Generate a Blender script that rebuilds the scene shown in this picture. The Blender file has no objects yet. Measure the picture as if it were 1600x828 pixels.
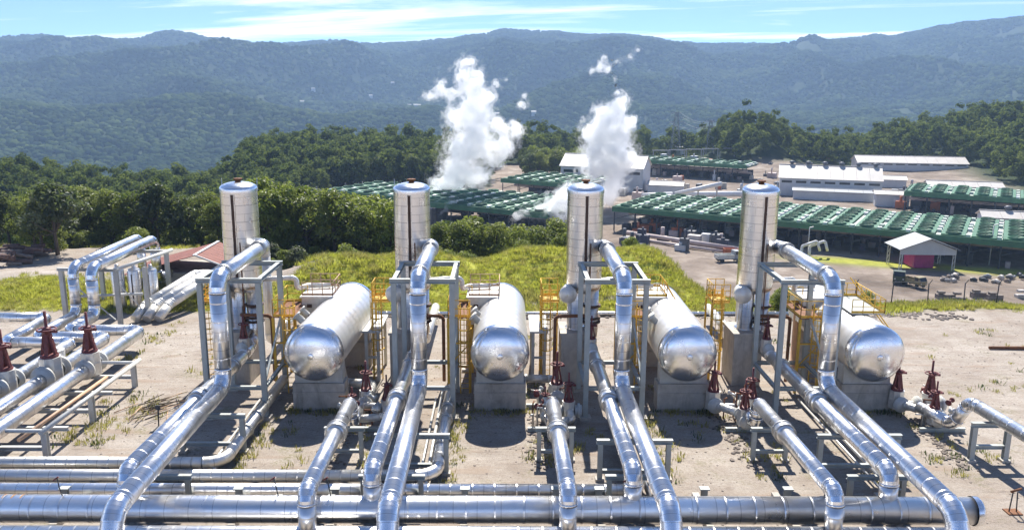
import bpy, bmesh, math, random
import numpy as np
from mathutils import Vector, noise, Matrix
random.seed(7)
sc = bpy.context.scene
C = sc.collection
rad = math.radians

# ------------------------------------------------------------------ camera, sky, sun, exposure
CAM_H, PITCH, YAW, ROLL, FPX = 18.0, rad(12.55), rad(0.55), rad(0.3), 1320.0
fw = Vector((math.sin(YAW)*math.cos(PITCH), math.cos(YAW)*math.cos(PITCH), -math.sin(PITCH)))
r0 = Vector((math.cos(YAW), -math.sin(YAW), 0)); u0 = r0.cross(fw)
rt = r0*math.cos(ROLL) + u0*math.sin(ROLL); up = rt.cross(fw)
cd = bpy.data.cameras.new('camera'); cam = bpy.data.objects.new('camera', cd); C.objects.link(cam)
cam.matrix_world = Matrix(((rt.x, up.x, -fw.x, 0), (rt.y, up.y, -fw.y, 0), (rt.z, up.z, -fw.z, CAM_H), (0, 0, 0, 1)))
cd.sensor_width = 36; cd.lens = 36*FPX/1600; cd.clip_start = 0.5; cd.clip_end = 20000
sc.camera = cam

SUN_EL, SUN_AZ = rad(51), rad(4)          # azimuth from +Y towards +X: the sun stands beyond the plant
w = bpy.data.worlds.new('World'); sc.world = w; w.use_nodes = True
nt = w.node_tree; N = nt.nodes; L = nt.links
bg = N['Background']; bg.inputs['Strength'].default_value = 0.115
sky = N.new('ShaderNodeTexSky'); sky.sky_type = 'NISHITA'; sky.sun_disc = False
sky.sun_elevation = SUN_EL; sky.sun_rotation = SUN_AZ; sky.altitude = 5000; sky.air_density = 0.8; sky.dust_density = 0.0; sky.ozone_density = 7.0
# thin cirrus, laid out over a flat cloud layer
tc = N.new('ShaderNodeTexCoord'); sx = N.new('ShaderNodeSeparateXYZ'); L.new(tc.outputs['Generated'], sx.inputs[0])
def wm(op, a, b=None, c=None):
    n = N.new('ShaderNodeMath'); n.operation = op
    for i, v in enumerate((a, b, c)):
        if v is None: continue
        if isinstance(v, (int, float)): n.inputs[i].default_value = v
        else: L.new(v, n.inputs[i])
    return n.outputs[0]
den = wm('ADD', wm('MAXIMUM', sx.outputs[2], 0.0), 0.045)
cx = wm('DIVIDE', sx.outputs[0], den); cy = wm('DIVIDE', sx.outputs[1], den)
cv = N.new('ShaderNodeCombineXYZ'); L.new(wm('MULTIPLY_ADD', cx, 0.16, 3.7), cv.inputs[0]); L.new(wm('MULTIPLY_ADD', cx, 0.17, wm('MULTIPLY', cy, 0.46)), cv.inputs[1])
n1 = N.new('ShaderNodeTexNoise'); n1.inputs['Scale'].default_value = 1.05; n1.inputs['Detail'].default_value = 9; n1.inputs['Roughness'].default_value = 0.62; n1.inputs['Distortion'].default_value = 0.5
L.new(cv.outputs[0], n1.inputs['Vector'])
rp = N.new('ShaderNodeValToRGB'); rp.color_ramp.elements[0].position = 0.49; rp.color_ramp.elements[1].position = 0.64
L.new(n1.outputs[0], rp.inputs[0])
mixc = N.new('ShaderNodeMix'); mixc.data_type = 'RGBA'
L.new(wm('MULTIPLY', wm('MULTIPLY', rp.outputs[0], 0.92), wm('SUBTRACT', 1.0, wm('MULTIPLY', wm('MINIMUM', wm('MAXIMUM', wm('SUBTRACT', sx.outputs[2], 0.08), 0.0), 0.3), 3.1))), mixc.inputs['Factor']); L.new(sky.outputs[0], mixc.inputs['A'])
mixc.inputs['B'].default_value = (10.5, 10.5, 10.4, 1)
L.new(mixc.outputs['Result'], bg.inputs[0])

sd = bpy.data.lights.new('sun', 'SUN'); sd.energy = 4.4; sd.angle = rad(0.53); sd.color = (1.0, 0.955, 0.88)
so = bpy.data.objects.new('sun', sd); C.objects.link(so); so.location = (30, 200, 200)
sun_dir = Vector((math.sin(SUN_AZ)*math.cos(SUN_EL), math.cos(SUN_AZ)*math.cos(SUN_EL), math.sin(SUN_EL)))
so.rotation_euler = sun_dir.to_track_quat('Z', 'Y').to_euler()
sc.view_settings.view_transform = 'Standard'; sc.view_settings.look = 'None'; sc.view_settings.gamma = 1
sc.view_settings.exposure = 1.08
sc.render.engine = 'CYCLES'
cy_ = sc.cycles
cy_.use_denoising = True; cy_.max_bounces = 14; cy_.diffuse_bounces = 3; cy_.glossy_bounces = 3; cy_.transmission_bounces = 4
cy_.volume_bounces = 12; cy_.transparent_max_bounces = 8; cy_.use_adaptive_sampling = True; cy_.adaptive_threshold = 0.02
cy_.sample_clamp_indirect = 6; cy_.caustics_reflective = False; cy_.caustics_refractive = False
cy_.volume_step_rate = 0.3; cy_.volume_max_steps = 1024

def at(px, py, Y):
    "world point at depth Y seen at this place of the photograph"
    d = fw + rt*((px-800)/FPX) - up*((py-414)/FPX); t = Y/d.y
    return Vector((d.x*t, Y, CAM_H + d.z*t))
def atz(px, py, z):
    d = fw + rt*((px-800)/FPX) - up*((py-414)/FPX); t = (z-CAM_H)/d.z
    return Vector((d.x*t, d.y*t, z))

# ------------------------------------------------------------------ helpers
class MB:
    def __init__(s): s.v = []; s.f = []; s.uv = []; s.sm = []
    def face(s, idx, uv, sm): s.f.append(tuple(idx)); s.uv.extend(uv); s.sm.append(sm)
    def tube(s, pts, r, seg=16, caps=True, v0=0.0, sm=True, split=False):
        pts = [Vector(p) for p in pts]; n = len(pts); rs = r if isinstance(r, (list, tuple)) else [r]*n
        tg = []
        for i in range(n):
            a = pts[max(i-1, 0)]; b = pts[min(i+1, n-1)]
            t = (b-a)
            if i and i < n-1:
                t1 = (pts[i]-a); t2 = (b-pts[i])
                if t1.length > 1e-9 and t2.length > 1e-9: t = t1.normalized()+t2.normalized()
            tg.append(t.normalized() if t.length > 1e-9 else Vector((0, 0, 1)))
        ref = Vector((0, 0, 1)) if abs(tg[0].z) < 0.9 else Vector((0, 1, 0))
        nx = tg[0].cross(ref).normalized(); b0 = len(s.v); lens = [v0]
        for i in range(n):
            nx = (nx - tg[i]*nx.dot(tg[i])).normalized(); ny = tg[i].cross(nx)
            for k in range(seg):
                a = 2*math.pi*k/seg
                s.v.append(pts[i] + (nx*math.cos(a)+ny*math.sin(a))*rs[i])
            if i: lens.append(lens[-1] + (pts[i]-pts[i-1]).length)
        rr = max(rs)
        if split:                                                # each gore keeps its own rings, so the bends read as cut segments
            rings = [s.v[b0+i*seg:b0+(i+1)*seg] for i in range(n)]; del s.v[b0:]
            for i in range(n-1):
                b1 = len(s.v); s.v.extend(rings[i]); s.v.extend(rings[i+1])
                for k in range(seg):
                    k2 = (k+1) % seg; u1 = 2*math.pi*rr*k/seg; u2 = 2*math.pi*rr*(k+1)/seg
                    s.face((b1+k, b1+k2, b1+seg+k2, b1+seg+k), ((u1, lens[i]), (u2, lens[i]), (u2, lens[i+1]), (u1, lens[i+1])), sm)
            return s
        for i in range(n-1):
            for k in range(seg):
                k2 = (k+1) % seg
                u1 = 2*math.pi*rr*k/seg; u2 = 2*math.pi*rr*(k+1)/seg
                s.face((b0+i*seg+k, b0+i*seg+k2, b0+(i+1)*seg+k2, b0+(i+1)*seg+k), ((u1, lens[i]), (u2, lens[i]), (u2, lens[i+1]), (u1, lens[i+1])), sm)
        if caps:
            if rs[0] > 1e-4: s.face([b0+k for k in range(seg)][::-1], [(0, lens[0])]*seg, False)
            if rs[-1] > 1e-4: s.face([b0+(n-1)*seg+k for k in range(seg)], [(0, lens[-1])]*seg, False)
        return s
    def box(s, lo, hi, rz=0, piv=None):
        x0, y0, z0 = lo; x1, y1, z1 = hi
        p = [Vector(q) for q in ((x0,y0,z0),(x1,y0,z0),(x1,y1,z0),(x0,y1,z0),(x0,y0,z1),(x1,y0,z1),(x1,y1,z1),(x0,y1,z1))]
        if rz:
            c = Vector(piv) if piv else (p[0]+p[6])/2
            m = Matrix.Rotation(rz, 3, 'Z'); p = [m @ (q-c) + c for q in p]
        return s.hexa(p)
    def hexa(s, p):
        b = len(s.v); s.v.extend(Vector(q) for q in p)
        for f in ((3,2,1,0),(4,5,6,7),(0,1,5,4),(1,2,6,5),(2,3,7,6),(3,0,4,7)):
            P = [s.v[b+i] for i in f]; w_ = (P[1]-P[0]).length; h_ = (P[3]-P[0]).length
            s.face([b+i for i in f], ((0,0),(w_,0),(w_,h_),(0,h_)), False)
        return s
    def bar(s, a, b, w_, h_=None):
        a = Vector(a); b = Vector(b); h_ = h_ or w_; t = (b-a).normalized()
        ref = Vector((0,0,1)) if abs(t.z) < 0.95 else Vector((0,1,0))
        x = t.cross(ref).normalized()*w_/2; y = x.cross(t).normalized()*h_/2
        return s.hexa([a-x-y, a+x-y, b+x-y, b-x-y, a-x+y, a+x+y, b+x+y, b-x+y])
    def hbeam(s, a, b, w_, h_, t_=0.03):
        "an I/H section between two points"
        a = Vector(a); b = Vector(b); t = (b-a).normalized()
        ref = Vector((0,0,1)) if abs(t.z) < 0.95 else Vector((0,1,0))
        x = t.cross(ref).normalized(); y = x.cross(t).normalized()
        o = y*(h_/2-t_/2)
        s.bar(a+o, b+o, w_, t_) if abs(t.z) < 0.95 else s._pl(a, b, x, y, w_, t_, o)
        s.bar(a-o, b-o, w_, t_) if abs(t.z) < 0.95 else s._pl(a, b, x, y, w_, t_, -o)
        s._pl(a, b, x, y, t_, h_-2*t_-0.004, Vector((0,0,0)))
        return s
    def _pl(s, a, b, x, y, w_, h_, o):
        x = x*w_/2; y = y*h_/2
        return s.hexa([a+o-x-y, a+o+x-y, b+o+x-y, b+o-x-y, a+o-x+y, a+o+x+y, b+o+x+y, b+o-x+y])
    def lathe(s, c, axis, prof, seg=40, sm=True):
        "profile of (radius, distance along axis) from point c"
        c = Vector(c); ax = Vector(axis).normalized()
        pts = [c + ax*d for r, d in prof]
        return s.tube_prof(pts, [max(r, 0.0005) for r, d in prof], ax, seg, sm)
    def tube_prof(s, pts, rs, ax, seg, sm):
        ref = Vector((0,0,1)) if abs(ax.z) < 0.9 else Vector((0,1,0))
        nx = ax.cross(ref).normalized(); ny = ax.cross(nx); b0 = len(s.v); ln = [0]; R = max(rs)
        for i, p in enumerate(pts):
            for k in range(seg):
                a = 2*math.pi*k/seg; s.v.append(p + (nx*math.cos(a)+ny*math.sin(a))*rs[i])
            if i: ln.append(ln[-1] + math.hypot((pts[i]-pts[i-1]).length, rs[i]-rs[i-1]))
        for i in range(len(pts)-1):
            for k in range(seg):
                k2 = (k+1) % seg; u1 = 2*math.pi*R*k/seg; u2 = 2*math.pi*R*(k+1)/seg
                s.face((b0+i*seg+k, b0+(i+1)*seg+k, b0+(i+1)*seg+k2, b0+i*seg+k2), ((u1, ln[i]), (u1, ln[i+1]), (u2, ln[i+1]), (u2, ln[i])), sm)
        return s
    def build(s, name, m, parent=None):
        me = bpy.data.meshes.new(name)
        o0 = Vector((0,0,0)); q_ = parent
        while q_: o0 = o0 + q_.location; q_ = q_.parent
        me.from_pydata([v-o0 for v in s.v], [], s.f)
        uv = me.uv_layers.new(name='uv'); uv.data.foreach_set('uv', np.array(s.uv, dtype=np.float32).ravel())
        me.polygons.foreach_set('use_smooth', s.sm)
        me.materials.append(MAT[m] if isinstance(m, str) else m); me.update()
        o = bpy.data.objects.new(name, me); C.objects.link(o)
        if parent: o.parent = parent
        return o

ROOTS = {}
def tag(o, label=None, cat=None, group=None, kind=None):
    if label: o['label'] = label
    if cat: o['category'] = cat
    if group: o['group'] = group
    if kind: o['kind'] = kind
    return o
def thing(name, label, cat, loc, group=None):
    o = bpy.data.objects.new(name, None); C.objects.link(o); o.empty_display_size = 0.3
    o.location = loc; o.matrix_world = Matrix.Translation(Vector(loc))
    return tag(o, label, cat, group)
def copy_tree(o, parent=None):
    c = o.copy(); C.objects.link(c)
    if parent: c.parent = parent
    for ch in list(o.children): copy_tree(ch, c)
    return c

# ------------------------------------------------------------------ materials
MAT = {}
def newmat(name):
    m = bpy.data.materials.new(name); m.use_nodes = True; MAT[name] = m
    t = m.node_tree; return m, t, t.nodes, t.links, t.nodes['Principled BSDF']
def nd(t, kind, **kw):
    n = t.nodes.new(kind)
    for k, v in kw.items():
        if k in n.inputs: n.inputs[k].default_value = v
        else: setattr(n, k, v)
    return n
def mth(t, op, a, b=None, c=None):
    n = t.nodes.new('ShaderNodeMath'); n.operation = op
    for i, v in enumerate((a, b, c)):
        if v is None: continue
        if isinstance(v, (int, float)): n.inputs[i].default_value = v
        else: t.links.new(v, n.inputs[i])
    return n.outputs[0]
def ramp(t, fac, stops):
    r = t.nodes.new('ShaderNodeValToRGB'); e = r.color_ramp.elements
    while len(e) < len(stops): e.new(0.5)
    for i, (p, c) in enumerate(stops): e[i].position = p; e[i].color = (*c, 1)
    t.links.new(fac, r.inputs[0]); return r.outputs[0]
def mixc_(t, f, a, b):
    n = t.nodes.new('ShaderNodeMix'); n.data_type = 'RGBA'
    if isinstance(f, float): n.inputs['Factor'].default_value = f
    else: t.links.new(f, n.inputs['Factor'])
    for k, v in (('A', a), ('B', b)):
        if isinstance(v, tuple): n.inputs[k].default_value = (*v, 1)
        else: t.links.new(v, n.inputs[k])
    return n.outputs['Result']

def plain(name, col, rough=0.6, metal=0.0, vary=0.18, scale=2.5, bump=0.15, stain=None, amt=0.5):
    m, t, n, l, p = newmat(name)
    tc = nd(t, 'ShaderNodeNewGeometry'); oi = nd(t, 'ShaderNodeObjectInfo')
    ns = nd(t, 'ShaderNodeTexNoise', Scale=scale, Detail=7.0, Roughness=0.65); l.new(tc.outputs['Position'], ns.inputs['Vector'])
    c = ramp(t, ns.outputs[0], [(0.3, tuple(x*(1-vary) for x in col)), (0.7, tuple(min(1, x*(1+vary*0.6)) for x in col))])
    if stain:
        n2 = nd(t, 'ShaderNodeTexNoise', Scale=scale*0.6, Detail=8.0, Roughness=0.7, Distortion=0.6); mp = nd(t, 'ShaderNodeMapping')
        mp.inputs['Scale'].default_value = (1, 1, 0.25); l.new(tc.outputs['Position'], mp.inputs[0]); l.new(mp.outputs[0], n2.inputs['Vector'])
        f = ramp(t, n2.outputs[0], [(0.52, (0,0,0)), (0.7, (amt,)*3)]); c = mixc_(t, f, c, stain)
    l.new(c, p.inputs['Base Color']); p.inputs['Roughness'].default_value = rough; p.inputs['Metallic'].default_value = metal
    if bump:
        b = nd(t, 'ShaderNodeBump', Strength=bump, Distance=0.03); l.new(ns.outputs[0], b.inputs['Height']); l.new(b.outputs[0], p.inputs['Normal'])
    return m
def cladding(name, col, rough, metal, course=1.0, panel=2.4, seam=0.45, warm=(0.55, 0.42, 0.28), dirt=0.25, line=0.03, dent=0.022, stag=0.37):
    "sheet-metal cladding: courses along v, lap joints along u, slightly dented sheets, a little weather staining"
    m, t, n, l, p = newmat(name)
    uv = nd(t, 'ShaderNodeUVMap'); s = nd(t, 'ShaderNodeSeparateXYZ'); l.new(uv.outputs[0], s.inputs[0])
    g = nd(t, 'ShaderNodeNewGeometry')
    v = mth(t, 'DIVIDE', s.outputs[1], course); fl = mth(t, 'FLOOR', v); fr = mth(t, 'SUBTRACT', v, fl)
    sv = mth(t, 'LESS_THAN', fr, line/course)
    uu = mth(t, 'ADD', mth(t, 'DIVIDE', s.outputs[0], panel), mth(t, 'MULTIPLY', fl, stag)); fu = mth(t, 'FRACT', uu)
    su = mth(t, 'LESS_THAN', fu, line*0.8/panel)
    seams = mth(t, 'MAXIMUM', sv, su)
    wn = nd(t, 'ShaderNodeTexWhiteNoise', noise_dimensions='2D'); cb = nd(t, 'ShaderNodeCombineXYZ'); l.new(fl, cb.inputs[0]); l.new(mth(t, 'FLOOR', uu), cb.inputs[1]); l.new(cb.outputs[0], wn.inputs['Vector'])
    ns = nd(t, 'ShaderNodeTexNoise', Scale=1.6, Detail=6.0, Roughness=0.7); l.new(g.outputs['Position'], ns.inputs['Vector'])
    c0 = mixc_(t, mth(t, 'MULTIPLY', wn.outputs[0], 0.25), col, tuple(x*0.85 for x in col))
    f = ramp(t, ns.outputs[0], [(0.5, (0,0,0)), (0.78, (dirt,)*3)]); c1 = mixc_(t, f, c0, warm)
    c2 = mixc_(t, mth(t, 'MULTIPLY', seams, seam), c1, tuple(x*0.25 for x in col))
    l.new(c2, p.inputs['Base Color']); p.inputs['Metallic'].default_value = metal
    rr = mth(t, 'ADD', mth(t, 'MULTIPLY_ADD', ns.outputs[0], 0.22, rough-0.1), mth(t, 'MULTIPLY', wn.outputs[0], 0.06)); l.new(rr, p.inputs['Roughness'])
    n2 = nd(t, 'ShaderNodeTexNoise', Scale=0.9, Detail=2.0); l.new(g.outputs['Position'], n2.inputs['Vector'])
    n3 = nd(t, 'ShaderNodeTexNoise', Scale=5.0, Detail=3.0); l.new(g.outputs['Position'], n3.inputs['Vector'])
    h = mth(t, 'ADD', mth(t, 'MULTIPLY', n2.outputs[0], dent), mth(t, 'MULTIPLY', n3.outputs[0], dent*0.10))
    h = mth(t, 'SUBTRACT', h, mth(t, 'MULTIPLY', seams, 0.0015))
    b = nd(t, 'ShaderNodeBump', Strength=0.55, Distance=0.5); l.new(h, b.inputs['Height']); l.new(b.outputs[0], p.inputs['Normal'])
    return m
cladding('pipe_clad', (0.84, 0.84, 0.84), 0.28, 1.0, course=0.95, panel=9, seam=0.5, dirt=0.25, dent=0.028)
cladding('old_pipe_clad', (0.70, 0.69, 0.66), 0.36, 1.0, course=0.95, panel=9, seam=0.5, dirt=0.3)
cladding('elbow_clad', (0.84, 0.85, 0.87), 0.2, 1.0, course=0.22, panel=50, seam=0.5, dirt=0.05, line=0.012)
cladding('vessel_clad', (0.78, 0.75, 0.71), 0.25, 1.0, course=0.48, panel=2.2, seam=0.5, dirt=0.2, line=0.022, dent=0.03, stag=0.5)
cladding('drum_clad', (0.86, 0.845, 0.81), 0.40, 0.7, course=0.42, panel=2.2, seam=0.22, dirt=0.22, line=0.018)
cladding('head_clad', (0.84, 0.85, 0.87), 0.2, 1.0, course=0.5, panel=1.1, seam=0.3, dirt=0.12, line=0.012)
plain('steel_grey', (0.47, 0.50, 0.47), 0.5, 0.0, 0.12, 2.0, 0.05, (0.30, 0.22, 0.14), 0.35)
plain('pale_steel', (0.62, 0.62, 0.58), 0.5, 0.0, 0.14, 2.0, 0.05, (0.34, 0.26, 0.18), 0.4)
plain('concrete', (0.54, 0.50, 0.44), 0.9, 0, 0.25, 1.6, 0.5, (0.20, 0.17, 0.13), 0.7)
plain('rust_red', (0.17, 0.035, 0.032), 0.55, 0, 0.4, 6, 0.2)
plain('rust', (0.22, 0.09, 0.035), 0.8, 0, 0.4, 5, 0.3)
plain('dark_slot', (0.10, 0.055, 0.035), 0.8, 0, 0.4, 5, 0.3)
plain('yellow', (0.86, 0.52, 0.05), 0.55, 0, 0.25, 3, 0.1, (0.40, 0.20, 0.05), 0.5)
plain('salmon', (0.62, 0.40, 0.25), 0.6, 0, 0.2, 3, 0.1)
plain('white_clad', (0.74, 0.72, 0.67), 0.38, 0.35, 0.15, 3, 0.12, (0.45, 0.36, 0.25), 0.4)
plain('white_paint', (0.76, 0.75, 0.72), 0.5, 0, 0.1, 1.0, 0.05, (0.5, 0.45, 0.38), 0.3)
plain('building_white', (0.56, 0.57, 0.58), 0.7, 0, 0.08, 0.5, 0.0, (0.42, 0.40, 0.37), 0.35)
plain('roof_white', (0.52, 0.48, 0.44), 0.55, 0, 0.12, 0.3, 0.0, (0.45, 0.38, 0.30), 0.4)
plain('roof_grey', (0.30, 0.315, 0.33), 0.6, 0.0, 0.1, 0.4, 0.0)
plain('roof_red', (0.24, 0.085, 0.06), 0.8, 0, 0.3, 1.2, 0.2, (0.35, 0.20, 0.16), 0.5)
plain('green_paint', (0.050, 0.170, 0.085), 0.6, 0, 0.35, 0.5, 0.0)
plain('green_dark', (0.032, 0.110, 0.058), 0.7, 0, 0.3, 0.5, 0.0)
plain('walkway', (0.50, 0.56, 0.48), 0.7, 0, 0.3, 0.6, 0.0)
plain('dark_steel', (0.05, 0.055, 0.065), 0.6, 0.2, 0.3, 0.8, 0.0)
plain('navy_plant_shade', (0.06, 0.065, 0.095), 0.7, 0, 0.35, 0.6, 0.0)
plain('tank_grey', (0.12, 0.125, 0.14), 0.6, 0.1, 0.2, 0.4, 0.0)
plain('magenta', (0.55, 0.05, 0.22), 0.5, 0, 0.2, 0.6, 0.0)
plain('window_dark', (0.03, 0.035, 0.045), 0.2, 0, 0.1, 1, 0.0)
plain('truck_green', (0.05, 0.075, 0.045), 0.5, 0, 0.2, 1, 0.0)
plain('truck_tan', (0.27, 0.22, 0.11), 0.6, 0, 0.2, 1, 0.0)
plain('tyre', (0.02, 0.02, 0.02), 0.8, 0, 0.2, 3, 0.0)
plain('orange', (0.45, 0.13, 0.05), 0.6, 0, 0.2, 1, 0.0)
plain('bark', (0.11, 0.085, 0.06), 0.9, 0, 0.3, 3, 0.4)
plain('rock', (0.23, 0.19, 0.16), 0.9, 0, 0.4, 1.5, 0.5)
plain('wood_log', (0.16, 0.10, 0.08), 0.9, 0, 0.4, 2, 0.4)
plain('wire', (0.35, 0.36, 0.38), 0.5, 0.6, 0.1, 1, 0.0)
plain('pylon_steel', (0.30, 0.31, 0.32), 0.5, 0.4, 0.1, 1, 0.0)
plain('pink_pipe', (0.55, 0.45, 0.42), 0.6, 0, 0.25, 0.5, 0.0)

def leafmat(name, c0, c1, tr=0.42, rough=0.45, spec=0.36, patch=0):
    m, t, n, l, p = newmat(name)
    oi = nd(t, 'ShaderNodeObjectInfo'); a = nd(t, 'ShaderNodeAttribute', attribute_name='tint')
    f = mth(t, 'FRACT', mth(t, 'ADD', mth(t, 'MULTIPLY', oi.outputs['Random'], 0.45), mth(t, 'MULTIPLY', a.outputs['Fac'], 0.55)))
    c = mixc_(t, f, c0, c1)
    if patch:                                                    # varied growth tones; their contrast is painted to stand in for fold shading
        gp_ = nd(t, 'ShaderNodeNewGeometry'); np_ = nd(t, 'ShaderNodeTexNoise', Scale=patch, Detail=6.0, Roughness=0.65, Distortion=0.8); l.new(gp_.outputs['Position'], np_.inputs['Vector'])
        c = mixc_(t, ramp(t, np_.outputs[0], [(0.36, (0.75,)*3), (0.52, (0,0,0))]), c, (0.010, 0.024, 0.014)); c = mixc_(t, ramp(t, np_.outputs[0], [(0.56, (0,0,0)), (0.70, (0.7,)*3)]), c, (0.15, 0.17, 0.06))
    l.new(c, p.inputs['Base Color']); p.inputs['Roughness'].default_value = rough; p.inputs['Specular IOR Level'].default_value = spec
    ts = nd(t, 'ShaderNodeBsdfTranslucent'); c2 = mixc_(t, 0.35, c, (0.25, 0.32, 0.03)); l.new(c2, ts.inputs['Color'])
    mx = nd(t, 'ShaderNodeMixShader'); mx.inputs[0].default_value = tr
    l.new(p.outputs[0], mx.inputs[1]); l.new(ts.outputs[0], mx.inputs[2]); l.new(mx.outputs[0], n['Material Output'].inputs[0])
    return m
leafmat('leaf_a', (0.062, 0.098, 0.022), (0.300, 0.320, 0.085), 0.5)
leafmat('leaf_b', (0.095, 0.145, 0.024), (0.360, 0.385, 0.085), 0.52)
leafmat('leaf_c', (0.045, 0.080, 0.030), (0.170, 0.205, 0.065))
leafmat('leaf_pale', (0.06, 0.085, 0.04), (0.15, 0.17, 0.10))
leafmat('leaf_far', (0.045, 0.080, 0.028), (0.215, 0.245, 0.075), 0.38, 0.8, 0.05)
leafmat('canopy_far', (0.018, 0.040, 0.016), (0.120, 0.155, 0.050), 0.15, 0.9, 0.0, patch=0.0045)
leafmat('grass_blade', (0.36, 0.38, 0.045), (0.66, 0.62, 0.13), 0.5)
leafmat('grass_dry', (0.34, 0.30, 0.09), (0.55, 0.47, 0.18), 0.45)

# ------------------------------------------------------------------ the ground: one sheet from the well pad to the mountain crest
def sst(a, b, x):
    t = min(1, max(0, (x-a)/(b-a))); return t*t*(3-2*t)
def lerp_tab(tab, x):
    if x <= tab[0][0]: return tab[0][1]
    for (a, va), (b, vb) in zip(tab, tab[1:]):
        if x <= b:
            t = (x-a)/(b-a); t = t*t*(3-2*t); return va+(vb-va)*t
    return tab[-1][1]
def fbm(x, y, s, o=4, seed=0.0): return noise.fractal(Vector((x*s+seed, y*s-seed, seed*1.7)), 1.0, 2.1, o)
# crest line: photograph column -> row, read as bearing -> height at the crest's distance
CREST = [(-900,60),(-400,45),(0,63),(60,58),(90,57),(140,63),(235,63),(262,54),(285,50),(312,54),(345,62),(385,66),(420,72),(470,69),(530,65),(590,70),(640,69),(700,63),(745,57),(790,48),(820,50),(860,51),(905,57),(950,57),(1000,60),(1050,67),(1090,71),(1140,70),(1215,72),(1260,66),(1320,62),(1350,57),(1372,60),(1400,55),(1450,46),(1490,40),(1530,36),(1600,27),(2000,10),(2600,40)]
def crest_at(px, R):
    d = fw + rt*((px-800)/FPX) - up*((lerp_tab(CREST, px)-414)/FPX)
    return CAM_H + R*d.z/math.hypot(d.x, d.y)
def height(x, y):
    r = math.hypot(x, y)
    if y < 55 and r < 400: 
        return 0.0
    left = 1-sst(-34, 6, x)
    st_ = sst(12, 20, x); zr = -22*(sst(67, 150, y)*(1-st_) + st_*min(1.0, max(0.0, (y-66.0)/64.0)))
    zl = -8.5*sst(86, 122, y) - 15.5*sst(112, 200, y)
    z = zr*(1-left) + zl*left
    for (mx, my, h, sx_, sy_) in ((4.0,76,3.4,8,5.5), (13.2,74,2.6,4.2,5), (-15,74,2.5,5,4.5), (-7.5,75,2.3,4,4), (-40,72,1.0,9,6), (23,64.5,0.15,8,5)):
        z += h*math.exp(-((x-mx)/sx_)**2 - ((y-my)/sy_)**2)
    if y > 130:
        z += 16*sst(175, 275, x)*math.exp(-((y-455)/80)**2) + 14*sst(160, 330, x)*sst(380, 470, y)*(1-sst(600, 800, y))
        z += 12*math.exp(-((x-126)/15)**2-((y-435)/30)**2)
        z += 11*sst(-118, -185, x)*math.exp(-((y-275)/55)**2) if x < -118 else 0
        az_ = math.atan2(x, max(y, 1)); rs__ = 430-165*sst(-0.26, -0.33, az_)*(1 if az_ < -0.26 else 0)
        z -= 108*sst(rs__, rs__+520, r)
    if r > 1000:
        px = 788 + FPX*(x/max(y, 1.0)) if y > 0 else (-900 if x < 0 else 2600)
        px = min(2600, max(-900, px)); R = 4300
        zc = crest_at(px, R)
        t = min(1.0, max(0.0, (r-1500)/(R-1500))); s = 0.25*t + 0.75*t*t*(3-2*t)*(0.55+0.45*t)
        bas = -130 + (zc+130)*s
        if x < 0: bas += 104*sst(-330, -980, x)*math.exp(-((y-1560)/260)**2)
        spur = noise.ridged_multi_fractal(Vector((x*0.0011+3.1, y*0.0008, 0.4)), 1.0, 2.0, 5, 1.0, 2.0)-1.1
        bas += spur*210*t*(1-t)*(1.6) 
        az_ = math.atan2(x, max(y, 1))
        for (ri, A, sd_) in ((1900, 60, 1.3), (2350, 80, 4.1), (2850, 90, 7.7), (3400, 45, 9.2)):
            q_ = (r-ri-330*noise.noise(Vector((az_*4.2, sd_, 0)))-90*noise.noise(Vector((az_*17, sd_, 1))))/(170 if r < ri else 200)
            bas += A*max(0.0, 0.55+1.1*noise.noise(Vector((az_*5.5, sd_, 5))))*math.exp(-q_*q_)
        bas += fbm(x, y, 0.004, 4, 5.0)*28*t*(1-t)*2
        if r > R: bas = zc - (r-R)*0.25
        # the nearer spur that comes down from the right-hand range
        k = sst(1000, 1400, r); z = z*(1-k)+bas*k
    z += 0.25*fbm(x, y, 0.12, 3)*sst(64, 70, y) if r < 400 else 1.5*fbm(x, y, 0.02, 3)
    return z
PLANT = [(-60, 215), (150, 30)]
def zone(x, y):
    "pad sand, grass, works gravel (the rest is forest floor)"
    e = 63.5 + 1.1*noise.noise(Vector((x*0.15, 0, 0))) + (1.5*sst(20, 40, x))
    sand = 1-sst(e-0.6, e+0.8, y + 0.7*noise.noise(Vector((x*0.7, y*0.7, 3))))
    grass = (1-sand)*(1-sst(84, 96, y)) if x > -70 else (1-sand)*(1-sst(92, 110, y))
    # pale dirt and gravel on the left behind the grass strip, and the earth track
    if x < -14:
        g = sst(69.5, 72.5, y + 2*noise.noise(Vector((x*0.2, y*0.2, 1))))*(1-sst(88, 93, y))*(1-sst(-19, -14, x)); 
        sand = max(sand, g); grass *= 1-g
    tr = math.exp(-((y-(66.5+0.12*(x-4)))/0.8)**2)*sst(-1, 1, x)*(1-sst(9, 12, x)); sand = max(sand, tr*0.8); grass *= 1-0.8*tr
    works = 0
    if y > 120:
        works = sst(-62, -40, x + 8*noise.noise(Vector((x*.03, y*.03, 7))))*(1-sst(390, 404, y))*sst(125, 140, y)*(1-sst(150, 172, x-(y-150)*0.18))
        if x < 12: works *= sst(195, 205, y)
        if x < -5: works *= 1-sst(300, 330, y)
        b = math.exp(-((y-(188-0.33*(x-66)))/3.2)**2)*sst(60, 70, x)       # grass bank in front of the cooler field
        works *= 1-b; grass = max(grass, b)
    return sand, grass, works
azs = [-math.pi + (math.pi-0.75)*i/30 for i in range(30)] + [-0.75+1.5*i/430 for i in range(431)] + [0.75+(math.pi-0.75)*(i+1)/30 for i in range(29)]
rs_ = [0.0]; r_ = 12.0
while r_ < 6500: rs_.append(r_); r_ *= 1.0115 if 60 < r_ < 110 else 1.0135
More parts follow.
